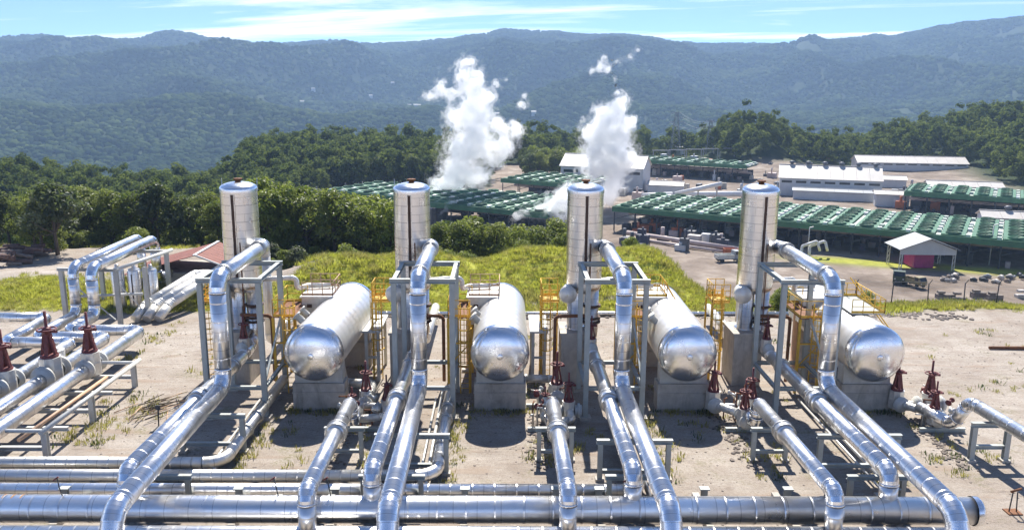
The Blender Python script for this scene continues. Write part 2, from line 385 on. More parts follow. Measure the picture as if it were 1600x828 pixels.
na, nr = len(azs), len(rs_)
gv, gz = [], []
for r in rs_:
    for a in azs:
        x, y = r*math.sin(a), r*math.cos(a)
        gv.append((x, y, height(x, y))); gz.append((*zone(x, y), 1.0))
gf = []
for i in range(nr-1):
    for j in range(na):
        j2 = (j+1) % na
        gf.append((i*na+j, (i+1)*na+j, (i+1)*na+j2, i*na+j2))
me = bpy.data.meshes.new('ground'); me.from_pydata(gv, [], gf)
at_ = me.attributes.new('zone', 'FLOAT_COLOR', 'POINT'); at_.data.foreach_set('color', np.array(gz, dtype=np.float32).ravel())
me.polygons.foreach_set('use_smooth', [True]*len(gf)); me.update()
ground = bpy.data.objects.new('ground', me); C.objects.link(ground); tag(ground, 'sandy well pad running on into grass, works yard and forested slopes', kind='structure')

m, t, n, l, p = newmat('ground_mat')
g = nd(t, 'ShaderNodeNewGeometry'); P = g.outputs['Position']
za = nd(t, 'ShaderNodeAttribute', attribute_name='zone'); zs = nd(t, 'ShaderNodeSeparateColor'); l.new(za.outputs['Color'], zs.inputs[0])
def nz(sc_, det=6.0, ro=0.6, vec=None, dist=0.0):
    q = nd(t, 'ShaderNodeTexNoise', Scale=sc_, Detail=det, Roughness=ro, Distortion=dist); l.new(vec or P, q.inputs['Vector']); return q.outputs[0]
big = nz(0.11, 6, 0.6, dist=0.4); mid = nz(0.8, 8, 0.7); fine = nz(7.0, 6, 0.75)
mp = nd(t, 'ShaderNodeMapping'); mp.inputs['Rotation'].default_value = (0, 0, 0.22); mp.inputs['Scale'].default_value = (0.16, 0.6, 1); l.new(P, mp.inputs[0])
trk = nz(0.8, 6, 0.6, mp.outputs[0], 0.3)
sand = ramp(t, big, [(0.30, (0.30, 0.252, 0.208)), (0.52, (0.39, 0.34, 0.285)), (0.72, (0.48, 0.43, 0.37))])
sand = mixc_(t, ramp(t, mid, [(0.44, (0,0,0)), (0.66, (0.55,)*3)]), sand, (0.265, 0.205, 0.16))
sand = mixc_(t, ramp(t, trk, [(0.50, (0,0,0)), (0.72, (0.4,)*3)]), sand, (0.53, 0.47, 0.415))
sand = mixc_(t, ramp(t, fine, [(0.46, (0,0,0)), (0.66, (0.6,)*3)]), sand, (0.17, 0.135, 0.105))
mp2 = nd(t, 'ShaderNodeMapping'); mp2.inputs['Rotation'].default_value = (0, 0, -0.5); mp2.inputs['Scale'].default_value = (0.3, 1.7, 1); l.new(P, mp2.inputs[0])
clod = nz(2.3, 6, 0.72, mp2.outputs[0], 0.4)
clodm = mth(t, 'MULTIPLY', ramp(t, clod, [(0.56, (0,0,0)), (0.65, (0.6,)*3)]), ramp(t, nz(0.16, 4, 0.6), [(0.40, (0.15,)*3), (0.60, (1,1,1))]))
sand = mixc_(t, clodm, sand, (0.12, 0.088, 0.066))
grit = nz(26.0, 3, 0.7)
sand = mixc_(t, ramp(t, grit, [(0.5, (0,0,0)), (0.68, (0.5,)*3)]), sand, (0.62, 0.56, 0.50))
stn = nz(0.22, 5, 0.65, dist=0.8)
sand = mixc_(t, ramp(t, stn, [(0.52, (0,0,0)), (0.68, (0.55,)*3)]), sand, (0.25, 0.20, 0.16))
rut = nz(0.7, 4, 0.5, mp2.outputs[0], 0.2)
sand = mixc_(t, ramp(t, rut, [(0.57, (0,0,0)), (0.66, (0.5,)*3)]), sand, (0.31, 0.23, 0.17))
weed = mth(t, 'MULTIPLY', ramp(t, nz(0.35, 7, 0.72), [(0.57, (0,0,0)), (0.66, (1,1,1))]), ramp(t, fine, [(0.42, (0,0,0)), (0.6, (0.75,)*3)]))
sand = mixc_(t, weed, sand, (0.17, 0.165, 0.065))
gr = ramp(t, nz(0.55, 8, 0.7), [(0.3, (0.26, 0.28, 0.04)), (0.6, (0.44, 0.44, 0.075)), (0.8, (0.52, 0.46, 0.15))])
wk = ramp(t, nz(0.07, 8, 0.7), [(0.32, (0.13, 0.10, 0.078)), (0.5, (0.25, 0.20, 0.16)), (0.68, (0.42, 0.36, 0.30))])
wk = mixc_(t, ramp(t, nz(0.25, 8, 0.75), [(0.55, (0,0,0)), (0.68, (0.7,)*3)]), wk, (0.14, 0.11, 0.085))
fo = ramp(t, nz(0.03, 10, 0.75), [(0.3, (0.022, 0.038, 0.016)), (0.6, (0.045, 0.066, 0.024)), (0.8, (0.10, 0.115, 0.04))])
clr = ramp(t, nz(0.0055, 7, 0.7, dist=0.6), [(0.60, (0,0,0)), (0.70, (0.7,)*3)])
fo = mixc_(t, clr, fo, (0.11, 0.135, 0.05))
col = mixc_(t, zs.outputs[0], mixc_(t, zs.outputs[1], mixc_(t, zs.outputs[2], fo, wk), gr), sand)
l.new(col, p.inputs['Base Color']); p.inputs['Roughness'].default_value = 0.95; p.inputs['Specular IOR Level'].default_value = 0.15
hh = mth(t, 'ADD', mth(t, 'ADD', mth(t, 'MULTIPLY', clodm, 0.05), mth(t, 'MULTIPLY', mid, 0.16)), mth(t, 'ADD', mth(t, 'MULTIPLY', fine, 0.05), mth(t, 'MULTIPLY', rut, 0.15)))
b = nd(t, 'ShaderNodeBump', Strength=0.8, Distance=0.6); l.new(hh, b.inputs['Height']); l.new(b.outputs[0], p.inputs['Normal'])
me.materials.append(m)

# ------------------------------------------------------------------ pipes
def fillet(pts, rad_):
    "straight pieces and elbows of a pipe path"
    pts = [Vector(q) for q in pts]; out = []; cur = pts[0]
    for i in range(1, len(pts)-1):
        a, b, c = pts[i-1], pts[i], pts[i+1]; d1 = (b-a).normalized(); d2 = (c-b).normalized()
        ang = d1.angle(d2)
        if ang < 0.02: continue
        R = rad_[i-1] if isinstance(rad_, (list, tuple)) else rad_
        T = R*math.tan(ang/2); T = min(T, (b-cur).length*0.98, (c-b).length*(0.98 if i == len(pts)-2 else 0.5)); R = T/math.tan(ang/2)
        p1 = b-d1*T; p2 = b+d2*T
        out.append(('straight', [cur, p1]))
        nrm = (d2-d1).normalized(); cen = b + nrm*(R/math.cos(ang/2)); a0 = p1-cen; axis = d1.cross(d2).normalized(); k = max(2, int(round(ang/0.31)))
        out.append(('elbow', [cen + Matrix.Rotation(ang*j/k, 3, axis) @ a0 for j in range(k+1)])); cur = p2
    out.append(('straight', [cur, pts[-1]])); return out
def pipe(name, label, cat, pts, r, bend=1.2, group=None, m='pipe_clad', em='elbow_clad', collars=(), seg=24, lap=0.95, capend=False, parent=None):
    root = parent or thing(name, label, cat, (pts[0][0], pts[0][1], min(q[2] for q in pts)), group)
    for kind, q in fillet(pts, bend):
        ln = sum((b-a).length for a, b in zip(q, q[1:]))
        if ln < 0.02: continue
        mb = MB()
        if kind == 'straight':
            d = (q[1]-q[0])/ln; s = [0.0]; rr = [r]; x = lap*0.5
            mb.tube([q[0], q[1]], r, seg)
            while lap and x < ln-0.1:
                mb.tube([q[0]+d*(x-0.03), q[0]+d*(x+0.03)], r*1.008+0.003, seg, caps=False, v0=0.1); x += lap
            mb.build('straight', m, root)
        else:
            P = []; R = []
            for i, v in enumerate(q):
                P.append(v); R.append(r*1.02)
            mb.tube(P, R, seg, split=True); mb.build('elbow', em, root)
            for e, f in ((q[0], q[1]), (q[-1], q[-2])):
                d = (f-e).normalized(); MB().tube([e-d*0.04, e+d*0.06], r*1.05, seg).build('band', em, root)
    for (c, axis, ln, k) in collars:
        c = Vector(c); a = Vector(axis).normalized(); 
        MB().lathe(c, a, [(r, -ln/2-0.12), (r*k, -ln/2), (r*k, ln/2), (r, ln/2+0.12)], seg).build('collar', m, root)
        for e in (-ln/2, ln/2): MB().tube([c+a*(e-0.05), c+a*(e+0.05)], r*k*1.05, seg).build('flange', 'old_pipe_clad', root)
    return root
def frame_post(mb, x, y, z0, z1, w_=0.24): mb.hbeam((x, y, z0), (x, y, z1), w_, w_, 0.03)
def portal(name, label, x0, x1, y, h, group=None, w_=0.2, lower=None, m='steel_grey', foot=True):
    root = thing(name, label, 'pipe support', ((x0+x1)/2, y, 0), group)
    for x in (x0, x1):
        mb = MB(); mb.hbeam((x, y, 0.0), (x, y, h-w_), w_, w_, 0.025); mb.build('post', m, root)
        if foot: MB().box((x-w_*0.9, y-w_*0.9, 0), (x+w_*0.9, y+w_*0.9, 0.12)).build('base_plate', 'concrete', root)
    MB().hbeam((x0-0.18, y, h-w_/2+0.003), (x1+0.18, y, h-w_/2+0.003), w_, w_, 0.025).build('beam', m, root)
    if lower: MB().hbeam((x0+w_/2, y, lower), (x1-w_/2, y, lower), w_*0.8, w_*0.8, 0.02).build('tie_beam', m, root)
    return root

ORD = ('leftmost', 'second from left', 'third from left', 'rightmost')
VX = (-15.45, -5.4, 4.75, 15.0); VY = 49.0
DX = (-10.2, -0.2, 9.9, 20.05)
SX = (-14.1, -4.25, 5.95, 16.3)
BX = (-15.0, -5.25, 5.2, 15.5)
RX = (-7.6, 2.45, 12.75, 22.9)

def vessel(k):
    x = VX[k]; root = thing('separator_tower', 'tall silver upright separator tower with domed cap, %s of four' % ORD[k], 'separator tower', (x, VY, 0), 'upright separator towers')
    R = 1.05
    MB().box((x-1.35, VY-1.2, 0), (x+0.35, VY+1.2, 3.1)).build('pedestal', 'concrete', root)
    MB().box((x-1.42, VY-1.27, 3.1), (x+0.42, VY+1.27, 3.25)).build('pedestal_cap', 'concrete', root)
    MB().lathe((x-0.45, VY, 3.25), (0,0,1), [(0.62, 0), (0.62, 0.06), (0.46, 0.07), (0.46, 2.5)], 24).build('skirt', 'vessel_clad', root)
    prof = [(0.02, 5.35)] + [(R*math.sin(a), 5.9-0.52*math.cos(a)) for a in [i*math.pi/16 for i in range(1, 9)]]
    z = 5.9
    prof += [(R, 11.55)]
    sh = MB().lathe((x, VY, 0), (0,0,1), prof[:-1], 48); sh.lathe((x, VY, 0), (0,0,1), [(R, 5.9), (R, 11.55)], 48)
    while z < 11.5: sh.lathe((x, VY, 0), (0,0,1), [(R+0.008, z+0.03), (R+0.008, z+0.07)], 48); z += 0.96
    sh.build('shell', 'vessel_clad', root)
    cap = MB().lathe((x, VY, 11.55), (0,0,1), [(R+0.03, -0.12), (R+0.03, 0.05)] + [((R+0.03)*math.cos(a), 0.05+0.40*math.sin(a)) for a in [i*math.pi/20 for i in range(1, 11)]], 48).build('dome_cap', 'head_clad', root)
    noz = MB(); noz.lathe((x, VY, 11.98), (0,0,1), [(0.16, -0.1), (0.16, 0.12), (0.25, 0.12), (0.25, 0.2), (0.05, 0.2)], 14); noz.build('top_nozzle', 'rust', root)
    for s in (-1, 1): MB().tube([(x+s*1.0, VY+0.25, 11.2), (x+s*1.03, VY+0.25, 12.15)], 0.02, 6).build('lightning_rod', 'old_pipe_clad', root)
    a = -0.05+0.02*k; nx, ny = math.sin(a), -math.cos(a)
    sl = MB(); tx, ty = -ny, nx
    for z0, z1, m_ in ((6.2, 11.35, 'dark_slot'),):
        c = Vector((x+nx*(R+0.0), VY+ny*(R+0.0), 0)); T = Vector((tx, ty, 0))*0.085; D = Vector((nx, ny, 0))*0.035
        MB().hexa([c-T-D+Vector((0,0,z0)), c+T-D+Vector((0,0,z0)), c+T+D+Vector((0,0,z0)), c-T+D+Vector((0,0,z0)), c-T-D+Vector((0,0,z1)), c+T-D+Vector((0,0,z1)), c+T+D+Vector((0,0,z1)), c-T+D+Vector((0,0,z1))]).build('gauge_slot', m_, root)
        for s in (-1, 1): MB().bar(c+T*1.25*s+D*1.2+Vector((0,0,z0)), c+T*1.25*s+D*1.2+Vector((0,0,z1)), 0.045, 0.06).build('slot_trim', 'vessel_clad', root)
    c2 = Vector((x+math.sin(a+0.25)*(R+0.08), VY-math.cos(a+0.25)*(R+0.08), 0))
    MB().tube([c2+Vector((0,0,3.4)), c2+Vector((0,0,8.6))], 0.035, 8).build('conduit', 'rust', root)
    # inlet leg below and manway stub on the left
    mb = MB(); mb.tube([(x+0.5, VY-0.05, 5.6), (x+0.5, VY-0.05, 3.2), (x+0.42, VY-0.3, 2.75)], 0.42, 20); mb.build('down_leg', 'vessel_clad', root)
    for zz in (3.6, 3.85, 4.6): MB().tube([(x+0.5, VY-0.05, zz), (x+0.5, VY-0.05, zz+0.12)], 0.56, 20).build('flange', 'dark_slot', root)
    mw = MB().lathe((x-0.85, VY-0.3, 5.6), (-0.18,-1,0), [(0.46, 0), (0.46, 0.85), (0.52, 0.85), (0.52, 0.95), (0.40, 1.05), (0.02, 1.12)], 24); mw.build('manway', 'white_clad', root)
    MB().tube([(x-0.85, VY-0.3, 5.2), (x-0.85, VY-0.3, 3.25)], 0.13, 10).build('manway_prop', 'white_clad', root)
    return root

def railing(root, pts, z, m='yellow', h=1.0, sub=0.9, rails=(0.5, 1.0), closed=False):
    pts = [Vector((q[0], q[1], z)) for q in pts]
    for a, b in zip(pts, pts[1:]):
        n_ = max(1, int((b-a).length/sub))
        for i in range(n_+1):
            q = a.lerp(b, i/n_)
            MB().tube([q, q+Vector((0,0,h))], 0.028, 6).build('post', m, root)
        for rr in rails: MB().tube([a+Vector((0,0,h*rr)), b+Vector((0,0,h*rr))], 0.024, 6).build('rail', m, root)
        MB().bar(a+Vector((0,0,0.08)), b+Vector((0,0,0.08)), 0.012, 0.14).build('toe_board', m, root)
def ladder(root, x, y, z0, z1, m='yellow', cage=True, w_=0.5, ax=(1,0)):
    ux, uy = ax
    for s in (-1, 1): MB().bar((x+s*ux*w_/2, y+s*uy*w_/2, z0), (x+s*ux*w_/2, y+s*uy*w_/2, z1+0.9), 0.06).build('stile', m, root)
    mb = MB(); zz = z0+0.3
    while zz < z1: MB().tube([(x-ux*w_/2, y-uy*w_/2, zz), (x+ux*w_/2, y+uy*w_/2, zz)], 0.018, 6).build('rung', m, root); zz += 0.32
    if cage:
        nx, ny = uy, -ux
        zz = z0+2.0
        while zz < z1+0.9:
            pts = [(x+ux*0.38*math.cos(a)+nx*0.62*math.sin(a), y+uy*0.38*math.cos(a)+ny*0.62*math.sin(a), zz) for a in [math.pi*i/8 for i in range(9)]]
            MB().tube(pts, 0.03, 6).build('hoop', m, root); zz += 0.65
        for a in (0.5, 1.05, 1.57, 2.1, 2.64):
            q = (x+ux*0.38*math.cos(a)+nx*0.62*math.sin(a), y+uy*0.38*math.cos(a)+ny*0.62*math.sin(a))
            MB().tube([(*q, z0+2.0), (*q, z1+0.85)], 0.02, 6).build('cage_bar', m, root)

def drum(k):
    x = DX[k]; R = 1.55; zc = 3.5; y0, y1 = 43.35, 52.8; tw = 0.045 if k == 0 else 0.0
    root = thing('horizontal_drum', 'large horizontal silver drum with dished end on concrete plinths, %s of four' % ORD[k], 'pressure drum', (x, y0, 0), 'horizontal drums')
    ax = Vector((math.sin(tw), math.cos(tw), 0)); o = Vector((x, y0, zc)); Ln = y1-y0
    sh = MB().lathe(o, ax, [(R, 0.0), (R, Ln)], 64); d = 0.6
    while d < Ln-0.2: sh.lathe(o, ax, [(R+0.009, d), (R+0.009, d+0.05)], 64); d += 0.84
    sh.build('shell', 'drum_clad', root)
    dish = [(R+0.03, 0.22), (R+0.03, -0.06)] + [((R+0.015)*math.cos(a), -0.06-0.62*math.sin(a)) for a in [i*math.pi/28 for i in range(1, 14)]] + [(0.01, -0.69)]
    MB().lathe(o, ax, dish, 64).build('front_head', 'head_clad', root)
    MB().lathe(o+ax*Ln, -ax, dish, 64).build('rear_head', 'head_clad', root)
    MB().lathe(o, ax, [(0.16, -0.66), (0.16, -0.70), (0.12, -0.72), (0.01, -0.725)], 20).build('centre_boss', 'head_clad', root)
    for i, yy in enumerate((1.05, 8.3)):
        c = o + ax*yy; base = MB()
        base.box((c.x-1.42, c.y-0.55, 0), (c.x+1.42, c.y+0.55, 1.55)); base.build('plinth', 'concrete', root)
        MB().box((c.x-1.46, c.y-0.6, 1.0), (c.x+1.46, c.y+0.6, 1.06)).build('pour_line', 'concrete', root)
        sd_ = MB(); n_ = 12; P = []
        for s in (-1, 1):
            ring = [(c.x-1.3, 1.55), (c.x+1.3, 1.55)] + [(c.x + (R+0.02)*math.sin(a), zc-(R+0.02)*math.cos(a)) for a in [0.98-1.96*j/n_ for j in range(n_+1)]]
            P.append([Vector((px_, c.y+s*0.4, pz_)) for px_, pz_ in ring])
        b0 = len(sd_.v); sd_.v += P[0]+P[1]; nn = len(P[0])
        sd_.face(list(range(nn)), [(v.x, v.z) for v in P[0]], False); sd_.face([nn+j for j in range(nn)][::-1], [(v.x, v.z) for v in P[1]], False)
        for j in range(nn): sd_.face((j, nn+j, nn+(j+1) % nn, (j+1) % nn), [(0,0)]*4, False)
        sd_.build('saddle', 'concrete' if i else 'pale_steel', root)
    # lagged box over the level instruments on the drum's shoulder
    bx = MB(); bx.box((x-1.95, 49.2, 3.35), (x-0.08, 51.6, 5.0)); bx.build('instrument_box', 'white_clad', root)
    MB().box((x-2.05, 49.1, 5.0), (x+0.0, 51.7, 5.08)).build('box_lid', 'white_clad', root)
    for (dx, dz) in ((-1.5, 4.5), (-0.5, 4.1)): MB().box((x+dx-0.14, 49.12, dz-0.1), (x+dx+0.14, 49.2, dz+0.1)).build('box_gauge', 'dark_slot', root)
    MB().bar((x-1.9, 49.17, 3.9), (x-0.7, 49.17, 3.9), 0.05).build('box_strap', 'rust', root)
    for j, yy in enumerate((46.2, 47.4)):
        MB().lathe((x-1.2, yy, 4.4), (-0.6, 0, 0.55), [(0.2, 0), (0.2, 0.45), (0.3, 0.45), (0.3, 0.55), (0.02, 0.57)], 16).build('nozzle', 'pale_steel', root)
    return root

def drum_platform(k):
    x = DX[k]
    root = thing('access_platform', ('yellow railed walkway with caged ladder beside the %s horizontal drum' % ORD[k]), 'access platform', (x-2.3, 47.5, 0), 'yellow access platforms')
    z = 4.55; x0, x1 = x-3.0, x-1.75; y0, y1 = 46.6, 50.0
    rm = 'yellow'
    MB().box((x0, y0, z-0.06), (x1, y1, z)).build('deck', 'rust', root)
    for (px_, py_) in ((x0, y0), (x1, y0), (x0, y1), (x1, y1)):
        MB().bar((px_, py_, 0), (px_, py_, z-0.06), 0.14).build('leg', rm, root)
    for zz in (1.6, 3.0):
        MB().bar((x0, y0, zz), (x1, y0, zz), 0.09).build('brace', rm, root)
    MB().bar((x0, y0, 1.6), (x1, y0, 3.0), 0.06).build('diagonal', rm, root)
    railing(root, [(x1, y0), (x0, y0), (x0, y1), (x1, y1)], z, rm)
    ladder(root, x1-0.3, y0-0.12, 0, z, rm)
    # upper landing on the drum crown
    zz = 5.12; ux0, ux1 = (x-1.7, x-0.1) if k < 3 else (x-0.5, x+1.35); uy0, uy1 = (46.6, 49.9) if k != 3 else (45.6, 49.5)
    if k == 3: MB().box((ux0, uy0, zz-0.05), (ux1, uy1, zz)).build('upper_deck', 'steel_grey', root)
    railing(root, [(x-1.9, 49.2), (x-0.08, 49.2), (x-0.08, 51.6), (x-1.9, 51.6)] if k != 3 else [(ux0, uy0), (ux1, uy0), (ux1, uy1), (ux0, uy1)], zz, 'salmon' if k < 2 else 'yellow', 0.8, 0.6)
    if k >= 2:
        for s in (0, 0.7):
            MB().bar((ux1-0.1+s*0, uy1+0.2+s, zz+0.95), (ux1+1.5, uy1-2.6+s, 3.2), 0.05).build('stair_rail', 'yellow', root)
    return root
def tower_platform(k):
    x = VX[k]; root = thing('tower_platform', 'small yellow railed landing and ladder beside the %s separator tower' % ORD[k], 'access platform', (x-1.9, VY+0.6, 0), 'tower landings')
    z = 4.85; x0, x1 = x-2.5, x-1.45; y0, y1 = 48.9, 50.4
    MB().box((x0, y0, z-0.05), (x1, y1, z)).build('deck', 'yellow', root)
    for (px_, py_) in ((x0, y0), (x0, y1), (x1, y1)): MB().bar((px_, py_, 0), (px_, py_, z-0.05), 0.1).build('leg', 'yellow', root)
    railing(root, [(x1, y0), (x0, y0), (x0, y1), (x1, y1)], z, 'yellow', 1.1, 0.5, (0.33, 0.66, 1.0))
    ladder(root, x0+0.3, y0-0.1, 0, z, 'yellow')
    return root

def riser_frame(k):
    x0, x1 = VX[k]-0.35, VX[k]+2.68
    if k == 3: x1 = 17.6
    root = thing('riser_frame', 'grey steel frame of four posts around the %s steam riser' % ORD[k], 'steel frame', ((x0+x1)/2, 44.8, 0), 'riser frames')
    yf, yb = 42.7, 46.9; ht = 7.75; wv = 0.26
    for (px_, py_) in ((x0, yf), (x1, yf), (x0, yb), (x1, yb)):
        MB().hbeam((px_, py_, 0), (px_, py_, ht-0.26), wv, wv, 0.03).build('post', 'steel_grey', root)
        MB().box((px_-0.3, py_-0.3, 0), (px_+0.3, py_+0.3, 0.15)).build('footing', 'concrete', root)
    for py_ in (yf, yb): MB().hbeam((x0-0.2, py_, ht-0.127), (x1+0.2, py_, ht-0.127), 0.25, 0.25, 0.03).build('top_beam', 'steel_grey', root)
    for px_ in (x0, x1): MB().hbeam((px_, yf+0.14, ht-0.15), (px_, yb-0.14, ht-0.15), 0.22, 0.22, 0.03).build('side_beam', 'steel_grey', root)
    for z in (1.75,):
        for py_ in (yf, yb): MB().hbeam((x0+0.15, py_, z), (x1-0.15, py_, z), 0.2, 0.2, 0.025).build('tie_beam', 'steel_grey', root)
        for px_ in (x0, x1): MB().hbeam((px_, yf+0.15, z-0.02), (px_, yb-0.15, z-0.02), 0.18, 0.18, 0.025).build('side_tie', 'steel_grey', root)
    MB().bar((x1, yf+0.2, 2.0), (x1, yb-0.2, 4.6), 0.1).build('brace', 'steel_grey', root)
    return root

def gate_valve(x, y, z, label, s=1.0, body='white', group='red stemmed gate valves', axis='y', name='gate_valve'):
    root = thing(name, label, 'valve', (x, y, z), group)
    w_ = 0.42*s
    mb = MB(); n_ = 8
    pr_ = [(w_*1.05, 0.0), (w_*1.05, 0.55*s), (w_*1.0, 0.62*s), (w_*1.0, 1.05*s)]
    mb.lathe((x, y, z), (0,0,1), pr_+[(0.05, 1.05*s)], n_, False); mb.build('insulated_body', 'white_clad', root)
    for e in (-1, 1):
        a = Vector((0, 1, 0)) if axis == 'y' else Vector((1, 0, 0))
        c = Vector((x, y, z+0.4*s)) + a*e*w_*0.95
        MB().lathe(c, a*e, [(0.34*s, 0), (0.34*s, 0.18*s), (0.46*s, 0.18*s), (0.46*s, 0.30*s), (0.36*s, 0.30*s), (0.36*s, 0.42*s), (0.02, 0.42*s)], 18).build('flange', 'pale_steel', root)
    zt = z+1.05*s
    MB().lathe((x, y, zt), (0,0,1), [(0.34*s, 0), (0.34*s, 0.1*s), (0.22*s, 0.12*s), (0.02, 0.12*s)], 12).build('bonnet', 'rust_red', root)
    for e in (-1, 1):
        q = MB(); q.bar((x+e*0.26*s, y, zt+0.1*s), (x+e*0.09*s, y, zt+1.0*s), 0.09*s, 0.16*s); q.build('yoke_arm', 'rust_red', root)
    for e in (-1, 1):
        q = MB(); q.bar((x, y+e*0.2*s, zt+0.1*s), (x, y+e*0.07*s, zt+0.95*s), 0.16*s, 0.07*s); q.build('yoke_web', 'rust_red', root)
    MB().lathe((x, y, zt+0.95*s), (0,0,1), [(0.05, 0), (0.17*s, 0), (0.17*s, 0.22*s), (0.1*s, 0.26*s), (0.02, 0.26*s)], 12).build('yoke_head', 'rust_red', root)
    MB().tube([(x, y, zt+0.15*s), (x, y, zt+1.85*s)], 0.06*s, 8).build('stem', 'rust_red', root)
    hw = MB(); R = 0.34*s; zc_ = zt+1.12*s
    hw.tube([(x+R*math.cos(a), y+0.0, zc_+R*math.sin(a)) if False else (x+R*math.cos(a), y+R*math.sin(a), zc_) for a in [2*math.pi*i/20 for i in range(21)]], 0.035*s, 6, caps=False)
    hw.build('handwheel', 'rust_red', root)
    for a in (0, 2.1, 4.2): MB().bar((x, y, zc_), (x+R*math.cos(a), y+R*math.sin(a), zc_), 0.045*s).build('wheel_spoke', 'rust_red', root)
    MB().tube([(x+0.1*s, y, zt+1.05*s), (x+0.42*s, y-0.06, zt+1.05*s)], 0.07*s, 8).build('gearbox', 'rust_red', root)
    return root

# ------------------------------------------------------------------ the four separator trains
for k in range(4):
    vessel(k); drum(k); drum_platform(k); tower_platform(k); riser_frame(k)
    x = SX[k]; zt = 8.3; v = VX[k]; o = ORD[k]
    pipe('steam_pipe', 'fat silver steam pipe dropping from the %s separator tower and running forward' % o, 'pipe',
         [(v+0.85, VY, zt-0.05), (x, VY, zt-0.05), (x, 40.4, zt), (x, 40.4, 2.75), (x+0.1, 27.5, 2.75), (x+0.1, 27.5, 1.0)], 0.40, [0.5, 0.75, 0.85, 0.9], 'forward steam pipes',
         collars=[((x, 47.6, zt), (0,1,0), 0.16, 1.14), ((x, 41.4, zt), (0,1,0), 0.12, 1.12)])
    bx = BX[k]; t4 = 1 if k == 3 else 0
    pipe('brine_pipe', 'silver collared pipe beside the %s steam pipe, ending on the main header' % o, 'pipe',
         [(v+0.42, VY-0.3, 2.75), (v+0.42, VY-1.2, 2.3), (bx, 46.2, 2.3), (bx, 31.1, 2.62), (bx, 31.1, 1.3)], 0.36, [0.5, 0.6, 0.5, 0.75], 'forward brine pipes',
         collars=[((bx, 39.2, 2.45), (0,1,0), 0.6, 1.36), ((bx, 44.6, 2.33), (0,1,0), 0.1, 1.2)])
    gate_valve(v+0.35, VY-1.9, 2.35, 'dark red valve on the brine outlet below the %s separator tower' % o, 0.75, group='tower outlet valves')
    # drain line from the drum valves
    rx = RX[k]
    if k < 3:
        pipe('drain_pipe', ('silver pipe with wide collar running forward from the valves beside the %s drum' % o), 'pipe',
             [(rx-0.02, 41.2, 1.0), (rx-0.02, 39.7, 1.0), (rx-0.02, 39.7, 2.15), (rx+0.05, 29.7, 2.45), (rx+0.05, 29.7, 0.6)], 0.34, [0.4, 0.4, 0.45, 0.8], 'forward drain pipes',
             collars=[((rx+0.02, 35.8, 2.27), (0,1,0), 0.4, 1.4)])
        portal('pipe_support', 'grey steel portal under the pipe from the %s drum valves' % o, rx-0.75, rx+0.8, 37.6, 1.72, 'drain pipe supports', 0.2, 0.5)
    else:
        pipe('drain_pipe', 'silver pipe with an S-bend leaving the right edge of the picture', 'pipe',
             [(rx-0.7, 42.2, 0.9), (rx-0.1, 39.9, 0.9), (rx+0.25, 39.3, 2.35), (rx+0.35, 38.6, 2.35), (rx+1.4, 27.0, 2.35)], 0.31, [0.6, 0.6, 0.5, 0.5], None)
        portal('pipe_support', 'grey steel portal under the S-bend pipe at the right', rx-0.35, rx+1.3, 37.6, 2.0, 'drain pipe supports', 0.24, 0.75)
    # support portals under steam and brine pipes
    ys = (38.5, 36.2, 35.6, 36.2)[k]
    portal('pipe_support', 'grey steel portal under the forward pipes of the %s train' % o, v-0.35 if k else v-0.2, v+2.75 if k < 3 else v+3.2, ys, 2.0, 'forward pipe supports', 0.22, 0.45)
    portal('pipe_support', 'low grey portal just behind the main header at the %s train' % o, bx-0.7, x+0.75, 33.0, 1.55, 'header side supports', 0.2, None)
    # thin lines under the pipes
    pipe('thin_pipe', 'thin pale line on the ground under the %s train pipes' % o, 'pipe', [(x+0.75, 46.0, 0.35), (x+0.8, 33.6, 0.35)], 0.09, 0.3, 'thin ground lines', 'white_clad', 'white_clad', lap=0, seg=12)
    pipe('thin_pipe', 'second thin pale line on the ground under the %s train pipes' % o, 'pipe', [(x+0.42, 45.0, 0.25), (x+0.45, 33.6, 0.25)], 0.06, 0.3, 'thin ground lines', 'white_clad', 'white_clad', lap=0, seg=12)
    # white balance pipe from tower to drum
    pipe('balance_pipe', 'white small pipe bridging from the %s separator tower to its drum' % o, 'pipe',
         [(v+0.9, VY+0.3, 6.1), (DX[k]-2.35, VY+0.8, 6.1), (DX[k]-2.35, VY+0.8, 5.4), (DX[k]-2.0, VY+2.0, 5.3), (DX[k]-0.6, VY+2.2, 5.3)], 0.15, 0.3, 'balance pipes', 'white_clad', 'white_clad', lap=0, seg=14)
    # rusty drain
    q = v-1.75 if k == 2 else v+1.85
    pipe('rusty_drain', 'rusty brown bent drain pipe beside the %s separator tower' % o, 'pipe',
         [(v, VY-1.1, 4.3), (q, VY-1.3, 4.3), (q, VY-1.3, 0.3)], 0.1, 0.25, 'rusty drains', 'rust', 'rust', lap=0, seg=10)
    # feed pipe along the back of the pad into the tower
    pipe('inlet_pipe', 'pale lagged inlet pipe entering the back of the %s separator tower' % o, 'pipe',
         [(v+0.3, VY+0.9, 7.4), (v+0.3, VY+3.6, 7.4), (v+0.3, VY+3.6, 1.2), (v+0.3, 61.0, 1.2)], 0.3, 0.5, 'tower inlet pipes', 'white_clad', 'white_clad', lap=1.2, seg=18)
    # low lagged vent between tower and drum
    MBv = thing('vent_stack', 'beige lagged stub column between the %s tower and its drum' % o, 'vent', (v+3.3, 50.5, 0), 'stub columns')
    MB().lathe((v+3.3, 50.5, 0), (0,0,1), [(0.4, 0), (0.4, 0.2), (0.26, 0.22), (0.26, 4.3), (0.34, 4.3), (0.34, 4.45), (0.05, 4.5)], 18).build('column', 'salmon', MBv)
    MB().box((v+2.8, 50.0, 0), (v+3.8, 51.0, 0.18)).build('footing', 'concrete', MBv)

